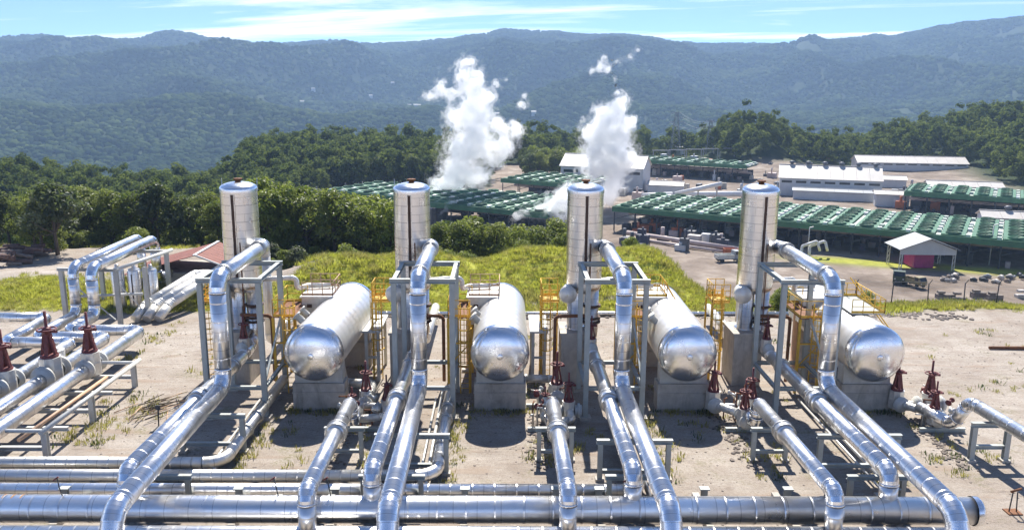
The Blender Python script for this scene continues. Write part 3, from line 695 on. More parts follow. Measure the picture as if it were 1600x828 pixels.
# condensate lines of the first two trains
pipe('condensate_pipe', 'weathered beige low pipe curving into the rear ground line at the leftmost train', 'pipe', [(-12.75, 46.5, 0.85), (-12.9, 36.05, 0.62), (-20.5, 36.05, 0.62), (-34, 36.05, 0.62)], 0.28, [0.9, 0.2], None, 'old_pipe_clad', 'old_pipe_clad', collars=[((-12.8, 41.2, 0.73), (0,1,0), 0.06, 1.25), ((-12.85, 39.5, 0.7), (0,1,0), 0.06, 1.25)])
pipe('condensate_pipe', 'weathered beige low pipe curving into the ground line at the second train', 'pipe', [(-2.95, 44.6, 1.0), (-3.0, 34.75, 0.62), (-12, 34.75, 0.62), (-34, 34.75, 0.62)], 0.29, [0.9, 0.2], None, 'old_pipe_clad', 'pipe_clad', collars=[((-2.96, 42.0, 0.9), (0,1,0), 0.06, 1.22), ((-2.97, 40.6, 0.85), (0,1,0), 0.06, 1.22), ((-2.98, 37.5, 0.72), (0,1,0), 0.06, 1.22)])
pipe('slim_pipe', 'slim silver ground line just behind the thick main header', 'pipe', [(-36, 33.5, 0.62), (5.9, 33.4, 0.62), (5.9, 34.8, 0.62), (5.9, 41.5, 0.62)], 0.29, [0.7, 0.2], None)
# main header and the line in front
hd = pipe('main_header', 'very thick silver main header pipe across the foreground', 'pipe', [(-40, 31.15, 1.05), (19.0, 30.9, 1.05)], 0.55, 0.5, None, seg=40, lap=1.15)
MB().lathe((19.0, 30.9, 1.05), (1,0,0), [(0.585, -0.15), (0.585, 0.05)] + [(0.58*math.cos(a), 0.05+0.24*math.sin(a)) for a in [i*math.pi/16 for i in range(1, 9)]], 40).build('end_cap', 'head_clad', hd)
# rust-stained stretch at the left end
plain('rust_stain', (0.46, 0.27, 0.13), 0.5, 0.5, 0.4, 3, 0.1)
for i in range(7): MB().tube([(-21.4+i*0.36, 31.09, 1.05), (-21.4+i*0.36+0.12-0.01*i, 31.09, 1.05)], 0.5575, 40, caps=False).build('rust_band', 'rust_stain', hd)
pipe('front_pipe', 'silver line in front of the main header along the bottom edge', 'pipe', [(-36, 29.85, 0.62), (18, 29.7, 0.62)], 0.36, 0.5, None)
pipe('steam_header', 'thick silver steam header below the bottom edge', 'pipe', [(-36, 27.5, 0.95), (22, 27.5, 0.95)], 0.55, 0.5, None, lap=0)
for i, x in enumerate((-32, -26, -18.2, -11.0, -7.0, -1.6, 2.2, 4.0, 8.4, 11.9, 16.4)):
    s = thing('pipe_sleeper', 'grey steel sleeper holding the ground lines, number %s along the header' % ('one two three four five six seven eight nine ten eleven'.split()[i]), 'pipe support', (x, 33, 0), 'header sleepers')
    s['label'] = 'short grey stub post carrying the ground lines behind the main header'
    y1 = 36.4 if x < -13 else (35.1 if x < -3 else 33.9)
    MB().box((x-0.15, 29.3, 0), (x+0.15, y1, 0.3)).build('sleeper', 'concrete', s)
    MB().hbeam((x, 32.35, 0.3), (x, 32.35, 1.25), 0.24, 0.24).build('post', 'steel_grey', s)
    MB().box((x-0.2, 32.2, 1.25), (x+0.2, 32.5, 1.3)).build('cap_plate', 'steel_grey', s)
for i, (x, y) in enumerate(((-17.6, 31.1), (-9.0, 31.1), (-6.9, 31.1), (5.1, 31.0), (12.9, 31.0))):
    s = thing('drain_stub', 'thin drain stub with tap standing on the main header, number %d from the left' % (i+1), 'valve', (x, y, 1.5), 'header drain stubs')
    s['label'] = 'thin %s drain stub standing on the main header' % ('leftmost', 'second from left', 'middle', 'second from right', 'rightmost')[i]
    MB().tube([(x, y, 1.5), (x-0.05, y-0.1, 2.0), (x-0.15, y, 2.35)], 0.025, 6).build('tube', 'dark_steel', s)
    MB().tube([(x-0.3, y, 2.25), (x-0.1, y, 2.4)], 0.035, 6).build('tap', 'rust_red', s)
    MB().box((x-0.14, y-0.14, 1.5), (x+0.14, y+0.14, 1.58)).build('saddle', 'pale_steel', s)

# ------------------------------------------------------------------ valve skids beside the drums
SK = {0: ((-7.5, 43.6, 0.9), (-6.25, 42.6, 0.75), (-7.95, 41.8, 0.62)), 1: ((2.95, 44.4, 1.0), (3.45, 42.2, 0.85), (2.2, 42.0, 0.62)), 2: ((11.45, 43.4, 0.95), (13.3, 42.6, 0.9), (12.55, 41.2, 0.85)), 3: ((21.6, 43.6, 0.95), (23.1, 43.0, 1.0), (22.6, 41.4, 0.8))}
for k in range(4):
    rx = RX[k]; o = ORD[k]
    for i, (x, y, s) in enumerate(SK[k]):
        gate_valve(x, y, 0.35, ('red stemmed gate valve at the back of the skid beside the %s drum', 'red stemmed gate valve on the right of the skid beside the %s drum', 'stubby red topped valve at the front of the skid beside the %s drum')[i] % o, s, axis='y' if i != 1 else 'x')
    (xa, ya, _), (xb, yb, _), (xc, yc, _) = SK[k]
    root = thing('valve_skid', 'white lagged pipework of the valve skid beside the %s drum' % o, 'valve skid', (rx, 42, 0), 'valve skids')
    pipe('', '', '', [(xa, ya+0.5, 0.75), (xa, ya+2.4, 0.75), (DX[k]+1.0, ya+2.6, 0.75), (DX[k]+0.8, ya+2.6, 2.0)], 0.24, 0.35, parent=root, m='white_clad', em='white_clad', lap=0.9, seg=16)
    pipe('', '', '', [(xa, ya-0.5, 0.75), (xc, yc+0.45, 0.72)], 0.22, 0.3, parent=root, m='white_clad', em='white_clad', lap=0.7, seg=16)
    pipe('', '', '', [(xb, yb+0.3, 0.7), (xb+0.1, yb-1.3, 0.7), (rx+0.1, yb-1.7, 0.75)], 0.2, 0.35, parent=root, m='white_clad', em='old_pipe_clad', lap=0.7, seg=16)
    pipe('', '', '', [(xb-0.2, yb, 0.75), (xa, yb+0.15, 0.75)], 0.16, 0.3, parent=root, m='white_clad', em='white_clad', lap=0, seg=12)
    for j in range(9):
        q = Vector((rx+random.uniform(-0.9, 0.9), random.uniform(41, 44), 0)); h = random.uniform(0.7, 1.6)
        MB().tube([q, q+Vector((0,0,h)), q+Vector((random.uniform(-.5,.5), random.uniform(-.3,.3), h+0.05))], 0.045, 8).build('tubing', random.choice(('white_clad', 'pale_steel', 'rust')), root)
    for j in range(6):
        q = Vector((rx+random.uniform(-0.9, 0.9), random.uniform(41, 44), random.uniform(0.8, 1.5)))
        MB().lathe(q, (random.uniform(-1,1), random.uniform(-1,1), 0.3), [(0.02, 0), (0.17, 0), (0.17, 0.05), (0.07, 0.06), (0.07, 0.35), (0.14, 0.36), (0.14, 0.42), (0.02, 0.42)], 14).build('small_valve', random.choice(('rust_red', 'white_clad', 'pale_steel')), root)
    for yy in (41.0, 44.2): MB().hbeam((rx-1.2, yy, 0.15), (rx+1.2, yy, 0.15), 0.2, 0.2).build('skid_beam', 'steel_grey', root)
# steel stand at the right flank of the leftmost drum
for k in (0, 1):
    x = DX[k]+1.95; s = thing('drum_stand', 'white steel stand against the right flank of the %s drum' % ORD[k], 'steel frame', (x, 49.5, 0), 'drum stands')
    for (px_, py_) in ((x, 48.5), (x+0.7, 48.5), (x, 51.5), (x+0.7, 51.5)): MB().hbeam((px_, py_, 0), (px_, py_, 3.1), 0.18, 0.18).build('post', 'pale_steel', s)
    MB().box((x-0.2, 48.2, 3.1), (x+0.9, 51.8, 3.22)).build('deck', 'pale_steel', s)
    MB().hbeam((x, 48.5, 1.5), (x+0.7, 48.5, 1.5), 0.12, 0.12).build('tie_beam', 'pale_steel', s)

# ------------------------------------------------------------------ left-hand well lines
R3 = 0.36
wl = 'well lines'
pipe('well_line', 'outer white well line with square loop and long run towards the lower left corner', 'pipe',
     [(-29.2, 72, 1.2), (-29.2, 69.5, 1.2), (-29.2, 69.5, 4.65), (-29.2, 58.4, 4.65), (-29.2, 58.4, 1.25), (-29.2, 54.6, 1.25), (-24.35, 54.6, 1.25), (-24.35, 30, 1.25)], R3+0.04, [0.7, 0.8, 0.8, 0.7, 0.5, 0.6], wl, 'pipe_clad')
pipe('well_line', 'middle well line stepping right behind the tallest red valve', 'pipe',
     [(-30.6, 73, 1.2), (-30.6, 70, 1.2), (-30.6, 70, 4.7), (-30.6, 58.6, 4.7), (-30.6, 58.6, 1.25), (-30.6, 53.2, 1.25), (-25.95, 53.2, 1.25), (-25.95, 30, 1.25)], R3, [0.7, 0.8, 0.8, 0.7, 0.5, 0.6], wl, 'pipe_clad')
pipe('well_line', 'inner well line passing under the red valves at the left edge', 'pipe',
     [(-36.0, 57.5, 1.3), (-32.0, 57.5, 1.3), (-32.0, 52.0, 1.25), (-27.6, 52.0, 1.25), (-27.6, 30, 1.25)], R3, [0.6, 0.6, 0.6, 0.6], wl, 'pipe_clad')
gate_valve(-24.35, 47.6, 0.75, 'tall dark red valve over the outer well line, rightmost of the three', 1.3, group='well line valves')
gate_valve(-25.95, 46.2, 0.75, 'tall dark red valve over the middle well line, middle of the three', 1.45, group='well line valves')
gate_valve(-27.6, 44.6, 0.75, 'tall dark red valve over the inner well line, leftmost of the three', 1.25, group='well line valves')
s = thing('valve_box', 'white lagged box behind the middle red valve on the well lines', 'valve', (-26.9, 48.4, 0.6))
MB().lathe((-26.9, 48.4, 0.6), (0,0,1), [(0.62, 0), (0.62, 1.35), (0.02, 1.35)], 8, False).build('lagged_body', 'white_clad', s)
MB().lathe((-26.9, 48.4, 1.95), (0,0,1), [(0.3, 0), (0.3, 0.1), (0.02, 0.1)], 12).build('top_flange', 'pale_steel', s)
# low rack along the well lines
rk = thing('pipe_rack', 'long low pale steel rack with cross beams beside the well lines', 'pipe rack', (-22, 42, 0))
for y in (37.6, 42.2, 47.4):
    for x in (-21.8, -29.2): MB().hbeam((x, y, 0), (x, y, 1.4), 0.26, 0.26).build('post', 'pale_steel', rk)
MB().tube([(-21.8, 37.3, 1.52), (-21.6, 47.9, 1.52)], 0.12, 14).build('edge_rail', 'pale_steel', rk)
for y in (37.6, 39.9, 42.2, 44.8, 47.4): MB().hbeam((-29.4, y, 0.62), (-21.9, y, 0.62), 0.2, 0.2).build('cross_beam', 'pale_steel', rk)
for y in (37.6, 47.4): MB().tube([(-23.6, y, 1.5), (-21.7, y, 1.5)], 0.1, 10).build('end_rail', 'pale_steel', rk)
MB().tube([(-23.3, 38.0, 0.85), (-23.1, 46.8, 0.85)], 0.1, 10).build('drip_pipe', 'salmon', rk)
# tall frame at the back left
fr = thing('loop_frame', 'pale steel portal frame carrying the raised pipe loop at the far left', 'steel frame', (-29, 61, 0))
for (x, y, h) in ((-32.4, 60.5, 4.05), (-28.2, 60.0, 4.05), (-26.7, 61.4, 4.1), (-32.4, 66.5, 4.05), (-27.2, 66.8, 4.1)): MB().hbeam((x, y, 0), (x, y, h), 0.3, 0.3).build('post', 'pale_steel', fr)
MB().hbeam((-32.6, 60.3, 4.16), (-28.0, 60.0, 4.16), 0.22, 0.22).build('top_beam', 'pale_steel', fr)
MB().tube([(-28.2, 59.8, 4.2), (-26.6, 66.5, 4.35)], 0.14, 12).build('side_rail', 'pale_steel', fr)
MB().hbeam((-32.6, 66.6, 4.16), (-27.0, 66.8, 4.16), 0.22, 0.22).build('top_beam', 'pale_steel', fr)
MB().tube([(-31.8, 60.2, 2.1), (-26.9, 61.2, 2.1)], 0.1, 10).build('mid_rail', 'pale_steel', fr)
MB().bar((-28.2, 60.0, 3.3), (-26.7, 61.4, 0.3), 0.08).build('brace', 'pale_steel', fr)
MB().bar((-28.6, 60.1, 0.4), (-31.9, 60.4, 3.3), 0.08).build('brace', 'pale_steel', fr)
for i in range(3):
    x = -25.8+i*0.85
    pipe('back_pipe', ('nearest', 'middle', 'farthest')[2-i]+' of three white pipes curving down behind the pipe loop frame', 'pipe', [(x+0.5, 74, 0.7), (x+0.5, 67.5, 2.1), (x-1.2, 61.8, 1.1), (x-1.6, 60.6, 0.3)], 0.36, 0.9, 'three white back pipes', 'white_clad', 'white_clad', lap=1.2, seg=18)
for i, x in enumerate((-31.5, -30.2, -28.9)):
    s = thing('upright_tank', 'pale upright lagged vessel behind the pipe loop frame, %s of three' % ('leftmost', 'middle', 'rightmost')[i], 'tank', (x+1.3, 64.5, 0), 'lagged vessels')
    MB().lathe((x+1.3, 64.5, 0), (0,0,1), [(0.5, 0), (0.5, 3.1), (0.42, 3.25), (0.15, 3.35), (0.15, 3.6), (0.02, 3.6)], 22).build('body', 'vessel_clad', s)
    MB().tube([(x+1.3, 63.97, 0.5), (x+1.3, 63.97, 2.9)], 0.04, 6).build('gauge', 'dark_slot', s)
# red-roofed shed
sh = thing('red_roof_shed', 'low shed with weathered red tile roof behind the pipe loop', 'shed', (-28, 74, 0))
gx0, gx1, gy0, gy1 = -33.0, -22.6, 71.2, 77.5
MB().box((gx0+0.4, gy0+0.6, -0.3), (gx1-0.4, gy1-0.4, 1.2)).build('wall', 'concrete', sh)
xm = -26.6
for (a, b, z0, z1, nm) in ((gx0, xm, 1.1, 2.9, 'roof_slope'), (xm, gx1, 2.9, 1.3, 'roof_slope')):
    for j in range(9):
        ya = gy0 + (gy1-gy0)*j/9; yb = gy0 + (gy1-gy0)*(j+1)/9-0.03
        MB().hexa([(a, ya, z0-0.06), (b, ya, z1-0.06), (b, yb, z1-0.06), (a, yb, z0-0.06), (a, ya, z0), (b, ya, z1), (b, yb, z1), (a, yb, z0)]).build('roof_sheet', 'roof_red', sh)
MB().bar((xm, gy0-0.1, 2.93), (xm, gy1, 2.93), 0.25, 0.08).build('ridge_cap', 'white_paint', sh)
MB().bar((gx1, gy0, 1.35), (xm, gy0-0.02, 2.95), 0.08, 0.12).build('barge_board', 'white_paint', sh)

# ------------------------------------------------------------------ pad edge: fence, kerb pipe, log, small stand
for i in range(17):
    x = 22.5+i*3.05 - (0 if i < 6 else 0.3); s = thing('fence_post', 'thin dark wire-fence post along the far edge of the pad', 'fence post', (x, 65.2+0.04*x, height(x, 65.2)), 'fence posts at the pad edge')
    b0 = Vector((x, 65.2+0.04*x, height(x, 65.2+0.04*x)))
    MB().tube([b0, b0+Vector((random.uniform(-.08,.08), 0, 1.95))], 0.05, 6).build('pole', 'dark_steel', s)
    MB().tube([b0+Vector((0,0,1.93)), b0+Vector((0,-0.35,2.3))], 0.03, 6).build('arm', 'dark_steel', s)
fence = thing('fence_wires', 'thin fence wires strung between the posts at the pad edge', 'fence', (22, 66, 0))
for h in (0.5, 0.95, 1.4, 1.85):
    MB().tube([(22.5+i*3.05, 65.2+0.04*(22.5+i*3.05), height(22.5+i*3.05, 65.2)+h) for i in range(17)], 0.008, 4).build('wire', 'wire', fence)
pipe('edge_pipe', 'grey pipe lying along the far edge of the pad', 'pipe', [(-10, 62.6, 0.22), (24, 62.9, 0.22)], 0.16, 0.3, None, 'old_pipe_clad', 'old_pipe_clad', lap=2.0, seg=12)
for i in range(12):
    x = -9+i*2.9; s = MB(); s.box((x-0.14, 62.4, 0), (x+0.14, 63.0, 0.09)); tag(s.build('pipe_block', 'concrete'), 'small concrete block under the grey pipe at the pad edge', 'block', 'blocks under the edge pipe')
lg = atz(1575, 543, 0.12); s = MB(); s.tube([(lg.x-1.3, lg.y, 0.12), (lg.x+4.0, lg.y-0.1, 0.14)], [0.10, 0.14], 10); tag(s.build('fallen_pole', 'rust'), 'dark pole lying on the sand at the right edge', 'pole')
q = atz(1582, 800, 0); s = thing('pipe_stand', 'small thin steel stand on the ground in the lower right corner', 'stand', q)
for d in (-0.16, 0.16): MB().tube([q+Vector((d, 0, 0)), q+Vector((d*0.6, 0, 0.95))], 0.03, 6).build('leg', 'dark_steel', s)
MB().box(q+Vector((-0.3, -0.25, 0)), q+Vector((0.3, 0.25, 0.05))).build('foot_plate', 'rust', s)
MB().tube([q+Vector((-0.2, 0, 0.95)), q+Vector((0.25, 0, 1.1))], 0.05, 6).build('head_bar', 'rust', s)
pl = atz(248, 665, 0); s = MB(); s.tube([pl, pl+Vector((0.05, 0, 1.0))], 0.04, 6); s.box(pl+Vector((-0.08, -0.03, 0.9)), pl+Vector((0.16, 0.03, 1.15))); tag(s.build('marker_stake', 'dark_steel'), 'small dark marker stake left of the leftmost steam pipe', 'stake')
# palm fronds and prunings piled by the rack
for i in range(26):
    c = Vector((-19.2+random.gauss(0, 0.6), 43.6+random.gauss(0, 1.2), 0.08+random.random()*0.25)); a = random.gauss(0.5, 0.5); d = Vector((math.sin(a), math.cos(a), random.uniform(-.05, .1)))
    s = MB(); s.tube([c-d*0.7, c+d*random.uniform(0.5, 1.2)], [0.035, 0.02], 5); tag(s.build('cut_stick', random.choice(('bark', 'salmon', 'truck_tan'))), 'cut stick in the pile of prunings beside the low pipe rack', 'stick', 'pruning pile')

# ------------------------------------------------------------------ the power station below: cooler fields, halls, sheds
GZ = -22.0
U = Vector((0.858, -0.513, 0)); V = Vector((0.513, 0.858, 0)); ZV = Vector((0, 0, 1))
def obox(mb, o, u, v, a0, a1, b0, b1, z0, z1):
    P = [o+u*a+v*b for a, b in ((a0,b0),(a1,b0),(a1,b1),(a0,b1))]
    return mb.hexa([Vector((q.x, q.y, z0)) for q in P] + [Vector((q.x, q.y, z1)) for q in P])
def cooler(label, c, n_, depth, h=6.4, bay=6.0, u=U, v=V):
    o = Vector((c[0], c[1], 0)); root = thing('air_cooler', label, 'cooler field', (c[0], c[1], GZ), 'green cooler fields')
    zt = GZ+h; Ln = n_*bay
    obox(MB(), o, u, v, 0, Ln, 0, depth, zt-1.1, zt-0.4).build('deck', 'green_dark', root)
    obox(MB(), o, u, v, -0.15, Ln+0.15, -0.25, -0.03, zt-1.3, zt+0.05).build('front_fascia', 'green_paint', root)
    obox(MB(), o, u, v, -0.25, -0.03, 0, depth, zt-1.3, zt+0.05).build('side_fascia', 'green_paint', root)
    first = None; col0 = None
    for i in range(n_):
        a = i*bay
        b0 = MB(); obox(b0, o, u, v, a+0.5, a+bay-0.7, 0.6, depth-0.6, zt-0.4, zt+0.25)
        bo = b0.build('fan_bay', 'green_paint', root)
        nf = max(2, int(depth/4.2))
        for j in range(nf):
            q = o + u*(a+bay*0.5-0.1) + v*(depth*(j+0.5)/nf)
            f_ = MB().lathe((q.x, q.y, zt+0.25), (0,0,1), [(1.65, 0), (1.55, 0.3), (1.58, 0.45), (1.45, 0.45), (1.42, 0.15), (0.3, 0.14), (0.3, 0.32), (0.02, 0.32)], 12)
            f_.build('fan_ring', 'green_dark' if (i+j) % 3 else 'green_paint', bo)
        w_ = MB(); obox(w_, o, u, v, a+bay-0.62, a+bay+0.42, 0.3, depth-0.3, zt-0.4, zt-0.2); wo = w_.build('walkway', 'walkway', root)
        for j in range(nf):
            bq = depth*(j+0.15)/nf
            if random.random() < 0.75: obox(MB(), o, u, v, a+bay-0.6, a+bay+0.3, bq, bq+1.7, zt-0.2, zt+0.45).build('motor_box', 'white_paint' if random.random() < 0.35 else 'walkway', wo)
        for b_ in (0.4, depth*0.5, depth-0.4):
            q = o+u*(a+0.3)+v*b_
            MB().bar((q.x, q.y, GZ), (q.x, q.y, zt-1.5), 0.32).build('column', 'dark_steel', root)
        q1 = o+u*(a+0.3)+v*0.4; q2 = o+u*(a+bay-0.3)+v*0.4
        MB().bar((q1.x, q1.y, GZ+3.0), (q2.x, q2.y, zt-1.6), 0.16).build('brace', 'dark_steel', root)
    # header pipes and plant under the deck
    for j, b_ in enumerate((depth*0.3, depth*0.62)):
        q1 = o+u*1+v*b_+ZV*(GZ+3.6-j); q2 = o+u*(Ln-1)+v*b_+ZV*(GZ+3.6-j)
        MB().tube([q1, q2], 0.5, 10).build('header_pipe', 'pink_pipe', root)
    shade_mb = MB(); obox(shade_mb, o, u, v, 0.5, Ln-0.5, depth*0.75, depth*0.75+0.3, GZ, GZ+3.6); shade_mb.build('shade_sheet', 'navy_plant_shade', root)  # added navy sheet, painting in the bluish shade under the deck
    for i in range(n_*3):
        a = random.uniform(1, Ln-2); b_ = random.uniform(1.5, depth*0.6); hh = random.uniform(0.8, 2.6)
        obox(MB(), o, u, v, a, a+random.uniform(0.8, 2.4), b_, b_+1.5, GZ, GZ+hh).build('pump_unit', random.choice(('navy_plant_shade', 'pink_pipe', 'tank_grey', 'dark_steel')), root)
    return root
cooler('nearest and longest green cooler field with rows of fans, before the white powerhouse', (29.0, 223.0), 17, 30)
cooler('green cooler field at the right edge behind the small white roofs', (122.5, 256), 11, 22)
cooler('small green cooler field seen just left of the second separator tower', (-54, 254), 7, 24)
cooler('green cooler field between the second and third separator towers', (-20, 229), 6, 30)
cooler('far green cooler field in front of the forest left of the steaming hall', (-1, 285), 5, 24)
cooler('far thin green cooler field behind the lying white pipes', (54, 356), 8, 16)

def hall(name, label, o, u, Ln, dp, eave, ridge, roof='roof_white', vents=0, wins=0, along=True, wall='building_white', cat='building', oh=0.5, z=GZ, group=None):
    o = Vector((o[0], o[1], 0)); u = Vector((u[0], u[1], 0)).normalized(); v = Vector((-u.y, u.x, 0))
    root = thing(name, label, cat, (o.x, o.y, z), group)
    obox(MB(), o, u, v, 0, Ln, 0, dp, z, z+eave).build('wall', wall, root)
    gb = MB()                                                     # gables
    for a in (0, Ln-0.2):
        P = [o+u*a+v*b for b in (0, dp, dp/2)]; b0 = len(gb.v)
        for q, zz in ((P[0], eave), (P[1], eave), (P[2], ridge-0.1)):
            gb.v += [Vector((q.x, q.y, z+zz)), Vector((q.x, q.y, z+zz))+u*0.2]
        gb.face((b0, b0+2, b0+4), [(0,0)]*3, False); gb.face((b0+1, b0+5, b0+3), [(0,0)]*3, False)
        gb.face((b0, b0+4, b0+5, b0+1), [(0,0)]*4, False); gb.face((b0+2, b0+3, b0+5, b0+4), [(0,0)]*4, False)
    gb.build('gable', wall, root)
    for s in (0, 1):
        nsh = max(3, int(Ln/4))
        for j in range(nsh):
            a0 = -oh+(Ln+2*oh)*j/nsh; a1 = -oh+(Ln+2*oh)*(j+1)/nsh-0.06
            e0 = -oh if s == 0 else dp+oh; ez = z+eave-0.12; mz = z+ridge
            P = [(a0, e0, ez), (a1, e0, ez), (a1, dp/2, mz), (a0, dp/2, mz)]
            W = [o+u*a+v*b+ZV*c for a, b, c in P]
            MB().hexa([W[0], W[1], W[2], W[3]] + [q+ZV*0.16 for q in W]).build('roof_sheet', roof, root)
    MB().bar(o-u*oh+v*dp/2+ZV*(z+ridge+0.2), o+u*(Ln+oh)+v*dp/2+ZV*(z+ridge+0.2), 0.5, 0.14).build('ridge_cap', roof, root)
    for i in range(vents):
        q = o+u*(Ln*(i+0.7)/vents)+v*(dp/2+0.3)+ZV*(z+ridge+0.1)
        MB().lathe(q, (0,0,1), [(0.55, 0), (0.55, 0.5), (0.95, 0.7), (0.95, 1.1), (0.5, 1.45), (0.02, 1.5)], 12).build('roof_vent', 'tank_grey', root)
    for i in range(wins):
        a = Ln*(i+0.5)/wins
        obox(MB(), o, u, v, a-Ln/wins*0.36, a+Ln/wins*0.36, -0.06, 0.02, z+eave*0.74, z+eave*0.86).build('window', 'window_dark', root)
        obox(MB(), o, u, v, a+Ln/wins*0.5-0.1, a+Ln/wins*0.5+0.1, -0.12, -0.003, z, z+eave-0.3).build('wall_rib', wall, root)
    return root
pu = (0.953, -0.30)
hall('powerhouse', 'long white powerhouse with six round ridge vents behind the green coolers', (96, 293), pu, 33, 15, 6.2, 10.0, vents=6, wins=7)
hall('turbine_hall', 'white turbine hall with pitched roof half hidden by the white steam column', (20.5, 307), (0.94, -0.34), 30, 15, 8.6, 12.4, wins=4)
hall('long_store', 'very long low building with pale pinkish roof below the wooded hill', (158, 377), (0.985, -0.17), 46, 13, 3.6, 6.0, roof='roof_white', wins=9)
hall('low_annex', 'low flat white roofed annex just right of the powerhouse', (136, 318), (0.96, -0.28), 15, 8, 3.0, 4.0)
hall('white_roof_shed', 'low white roofed shed between the right-hand cooler fields, farther one', (150, 296), (0.97, -0.24), 24, 8, 3.2, 4.6)
hall('white_roof_shed', 'low white roofed shed right behind the nearest cooler field', (131, 227), (0.96, -0.28), 19, 7, 3.2, 4.6, vents=2)
hall('switch_room', 'small white blocky room beside the powerhouse corner', (119, 268), (0.953, -0.3), 10, 6, 4.0, 4.8)
hall('low_grey_block', 'long low grey annex along the foot of the powerhouse', (98, 284), pu, 26, 5, 3.0, 3.6, roof='roof_grey')
hall('pavilion', 'small pale pyramid-roofed pavilion beside the far right coolers', (163, 262), (0.97, -0.24), 12, 8, 2.5, 5.2, roof='roof_grey')
hall('white_hut', 'small white hut in the yard left of the coolers', (50.5, 296), (0.95, -0.3), 12, 6, 3.2, 4.2)
hall('pale_shed', 'pale roofed shed in the clearing behind the leftmost thicket', (-78, 262), (0.97, -0.2), 15, 9, 2.6, 4.6, roof='roof_white')
hall('grey_shed', 'second pale roofed shed in the clearing, the right one', (-60, 258), (0.9, -0.4), 9, 8, 2.4, 4.0, roof='roof_grey')

# open shed with the magenta container
o = Vector((84.5, 175.5, GZ)); u = Vector((0.999, -0.03, 0)).normalized(); v = Vector((0.03, 0.999, 0))
sd2 = thing('open_shed', 'grey gabled open shed on truss legs in front of the coolers', 'shed', o)
Wd, Dp, Ev, Rg = 11.8, 7.0, 4.6, 6.9
for a in (0.3, Wd-0.3):
    for b_ in (0.3, Dp-0.3):
        for d in (-0.25, 0.25): q = o+u*(a+d)+v*b_; MB().bar(q, q+ZV*Ev, 0.14).build('leg', 'pale_steel', sd2)
        q = o+u*a+v*b_
        for j in range(4): MB().bar(q-u*0.25+ZV*(j*1.2), q+u*0.25+ZV*(j*1.2+1.1), 0.08).build('lattice_bar', 'pale_steel', sd2)
for s in (0, 1):
    for j in range(4):
        b0, b1 = -0.6+(Dp+1.2)*j/4, -0.6+(Dp+1.2)*(j+1)/4-0.05
        e = -0.5 if s == 0 else Wd+0.5
        P = [o+u*e+v*b0+ZV*(Ev-0.1), o+u*e+v*b1+ZV*(Ev-0.1), o+u*Wd/2+v*b1+ZV*Rg, o+u*Wd/2+v*b0+ZV*Rg]
        MB().hexa(P+[q+ZV*0.14 for q in P]).build('roof_sheet', 'roof_grey', sd2)
g_ = MB(); P = [o+v*0.1+ZV*(Ev-1.2), o+u*Wd+v*0.1+ZV*(Ev-1.2), o+u*Wd+v*0.1+ZV*(Ev-0.15), o+u*Wd/2+v*0.1+ZV*(Rg-0.1), o+v*0.1+ZV*(Ev-0.15)]
g_.v += P+[q+v*0.1 for q in P]; g_.face(range(5), [(0,0)]*5, False); g_.face([5+i for i in range(5)][::-1], [(0,0)]*5, False)
for i in range(5): g_.face((i, 5+i, 5+(i+1) % 5, (i+1) % 5), [(0,0)]*4, False)
g_.build('gable_panel', 'building_white', sd2)
ct = thing('container', 'magenta ribbed tank container under the open shed', 'container', o+u*6+v*4)
c0 = o+u*3.9+v*2.0
obox(MB(), Vector((c0.x, c0.y, 0)), u, v, 0, 4.2, 0, 5.0, GZ+0.15, GZ+4.3).build('shell', 'magenta', ct)
for i in range(9): obox(MB(), Vector((c0.x, c0.y, 0)), u, v, 0.1+i*0.48, 0.3+i*0.48, -0.09, -0.002, GZ+0.2, GZ+4.2).build('rib', 'magenta', ct)

# tank, pipe loops, lying pipes, small blocks round the plant
q = atz(684, 349, GZ); s = thing('storage_tank', 'dark grey round storage tank behind the second separator tower', 'tank', q)
MB().lathe(q, (0,0,1), [(2.6, 0), (2.6, 4.2), (2.7, 4.25), (2.7, 4.4), (1.4, 4.8), (0.02, 5.0)], 28).build('shell', 'tank_grey', s)
MB().box(q+Vector((-0.15, -2.7, 0)), q+Vector((0.15, -2.55, 4.2))).build('ladder_strip', 'dark_steel', s)
gp = 'bypass loops'
for i, (pa, pb, h, r_) in enumerate((((733, 344), (792, 349), 4.2, 0.5), ((752, 341), (776, 345), 3.0, 0.4), ((752, 330), (785, 336), 4.6, 0.45))):
    a = atz(*pa, GZ); b = atz(*pb, GZ)
    pipe('pipe_loop', ('large pinkish', 'small inner', 'rear')[i]+' pipe loop standing behind the central thicket', 'pipe', [a, a+ZV*h, b+ZV*h, b], r_, 1.0, gp, 'pink_pipe', 'pink_pipe', lap=0, seg=12)
s = thing('pump_house', 'dark framed equipment block behind the pipe loops', 'equipment', atz(778, 338, GZ))
c = atz(765, 336, GZ); MB().box(c, c+Vector((5.5, 4, 4.5))).build('block', 'navy_plant_shade', s); MB().box(c+Vector((4.2, -0.4, 0)), c+Vector((5.2, -0.02, 5.2))).build('duct', 'building_white', s)
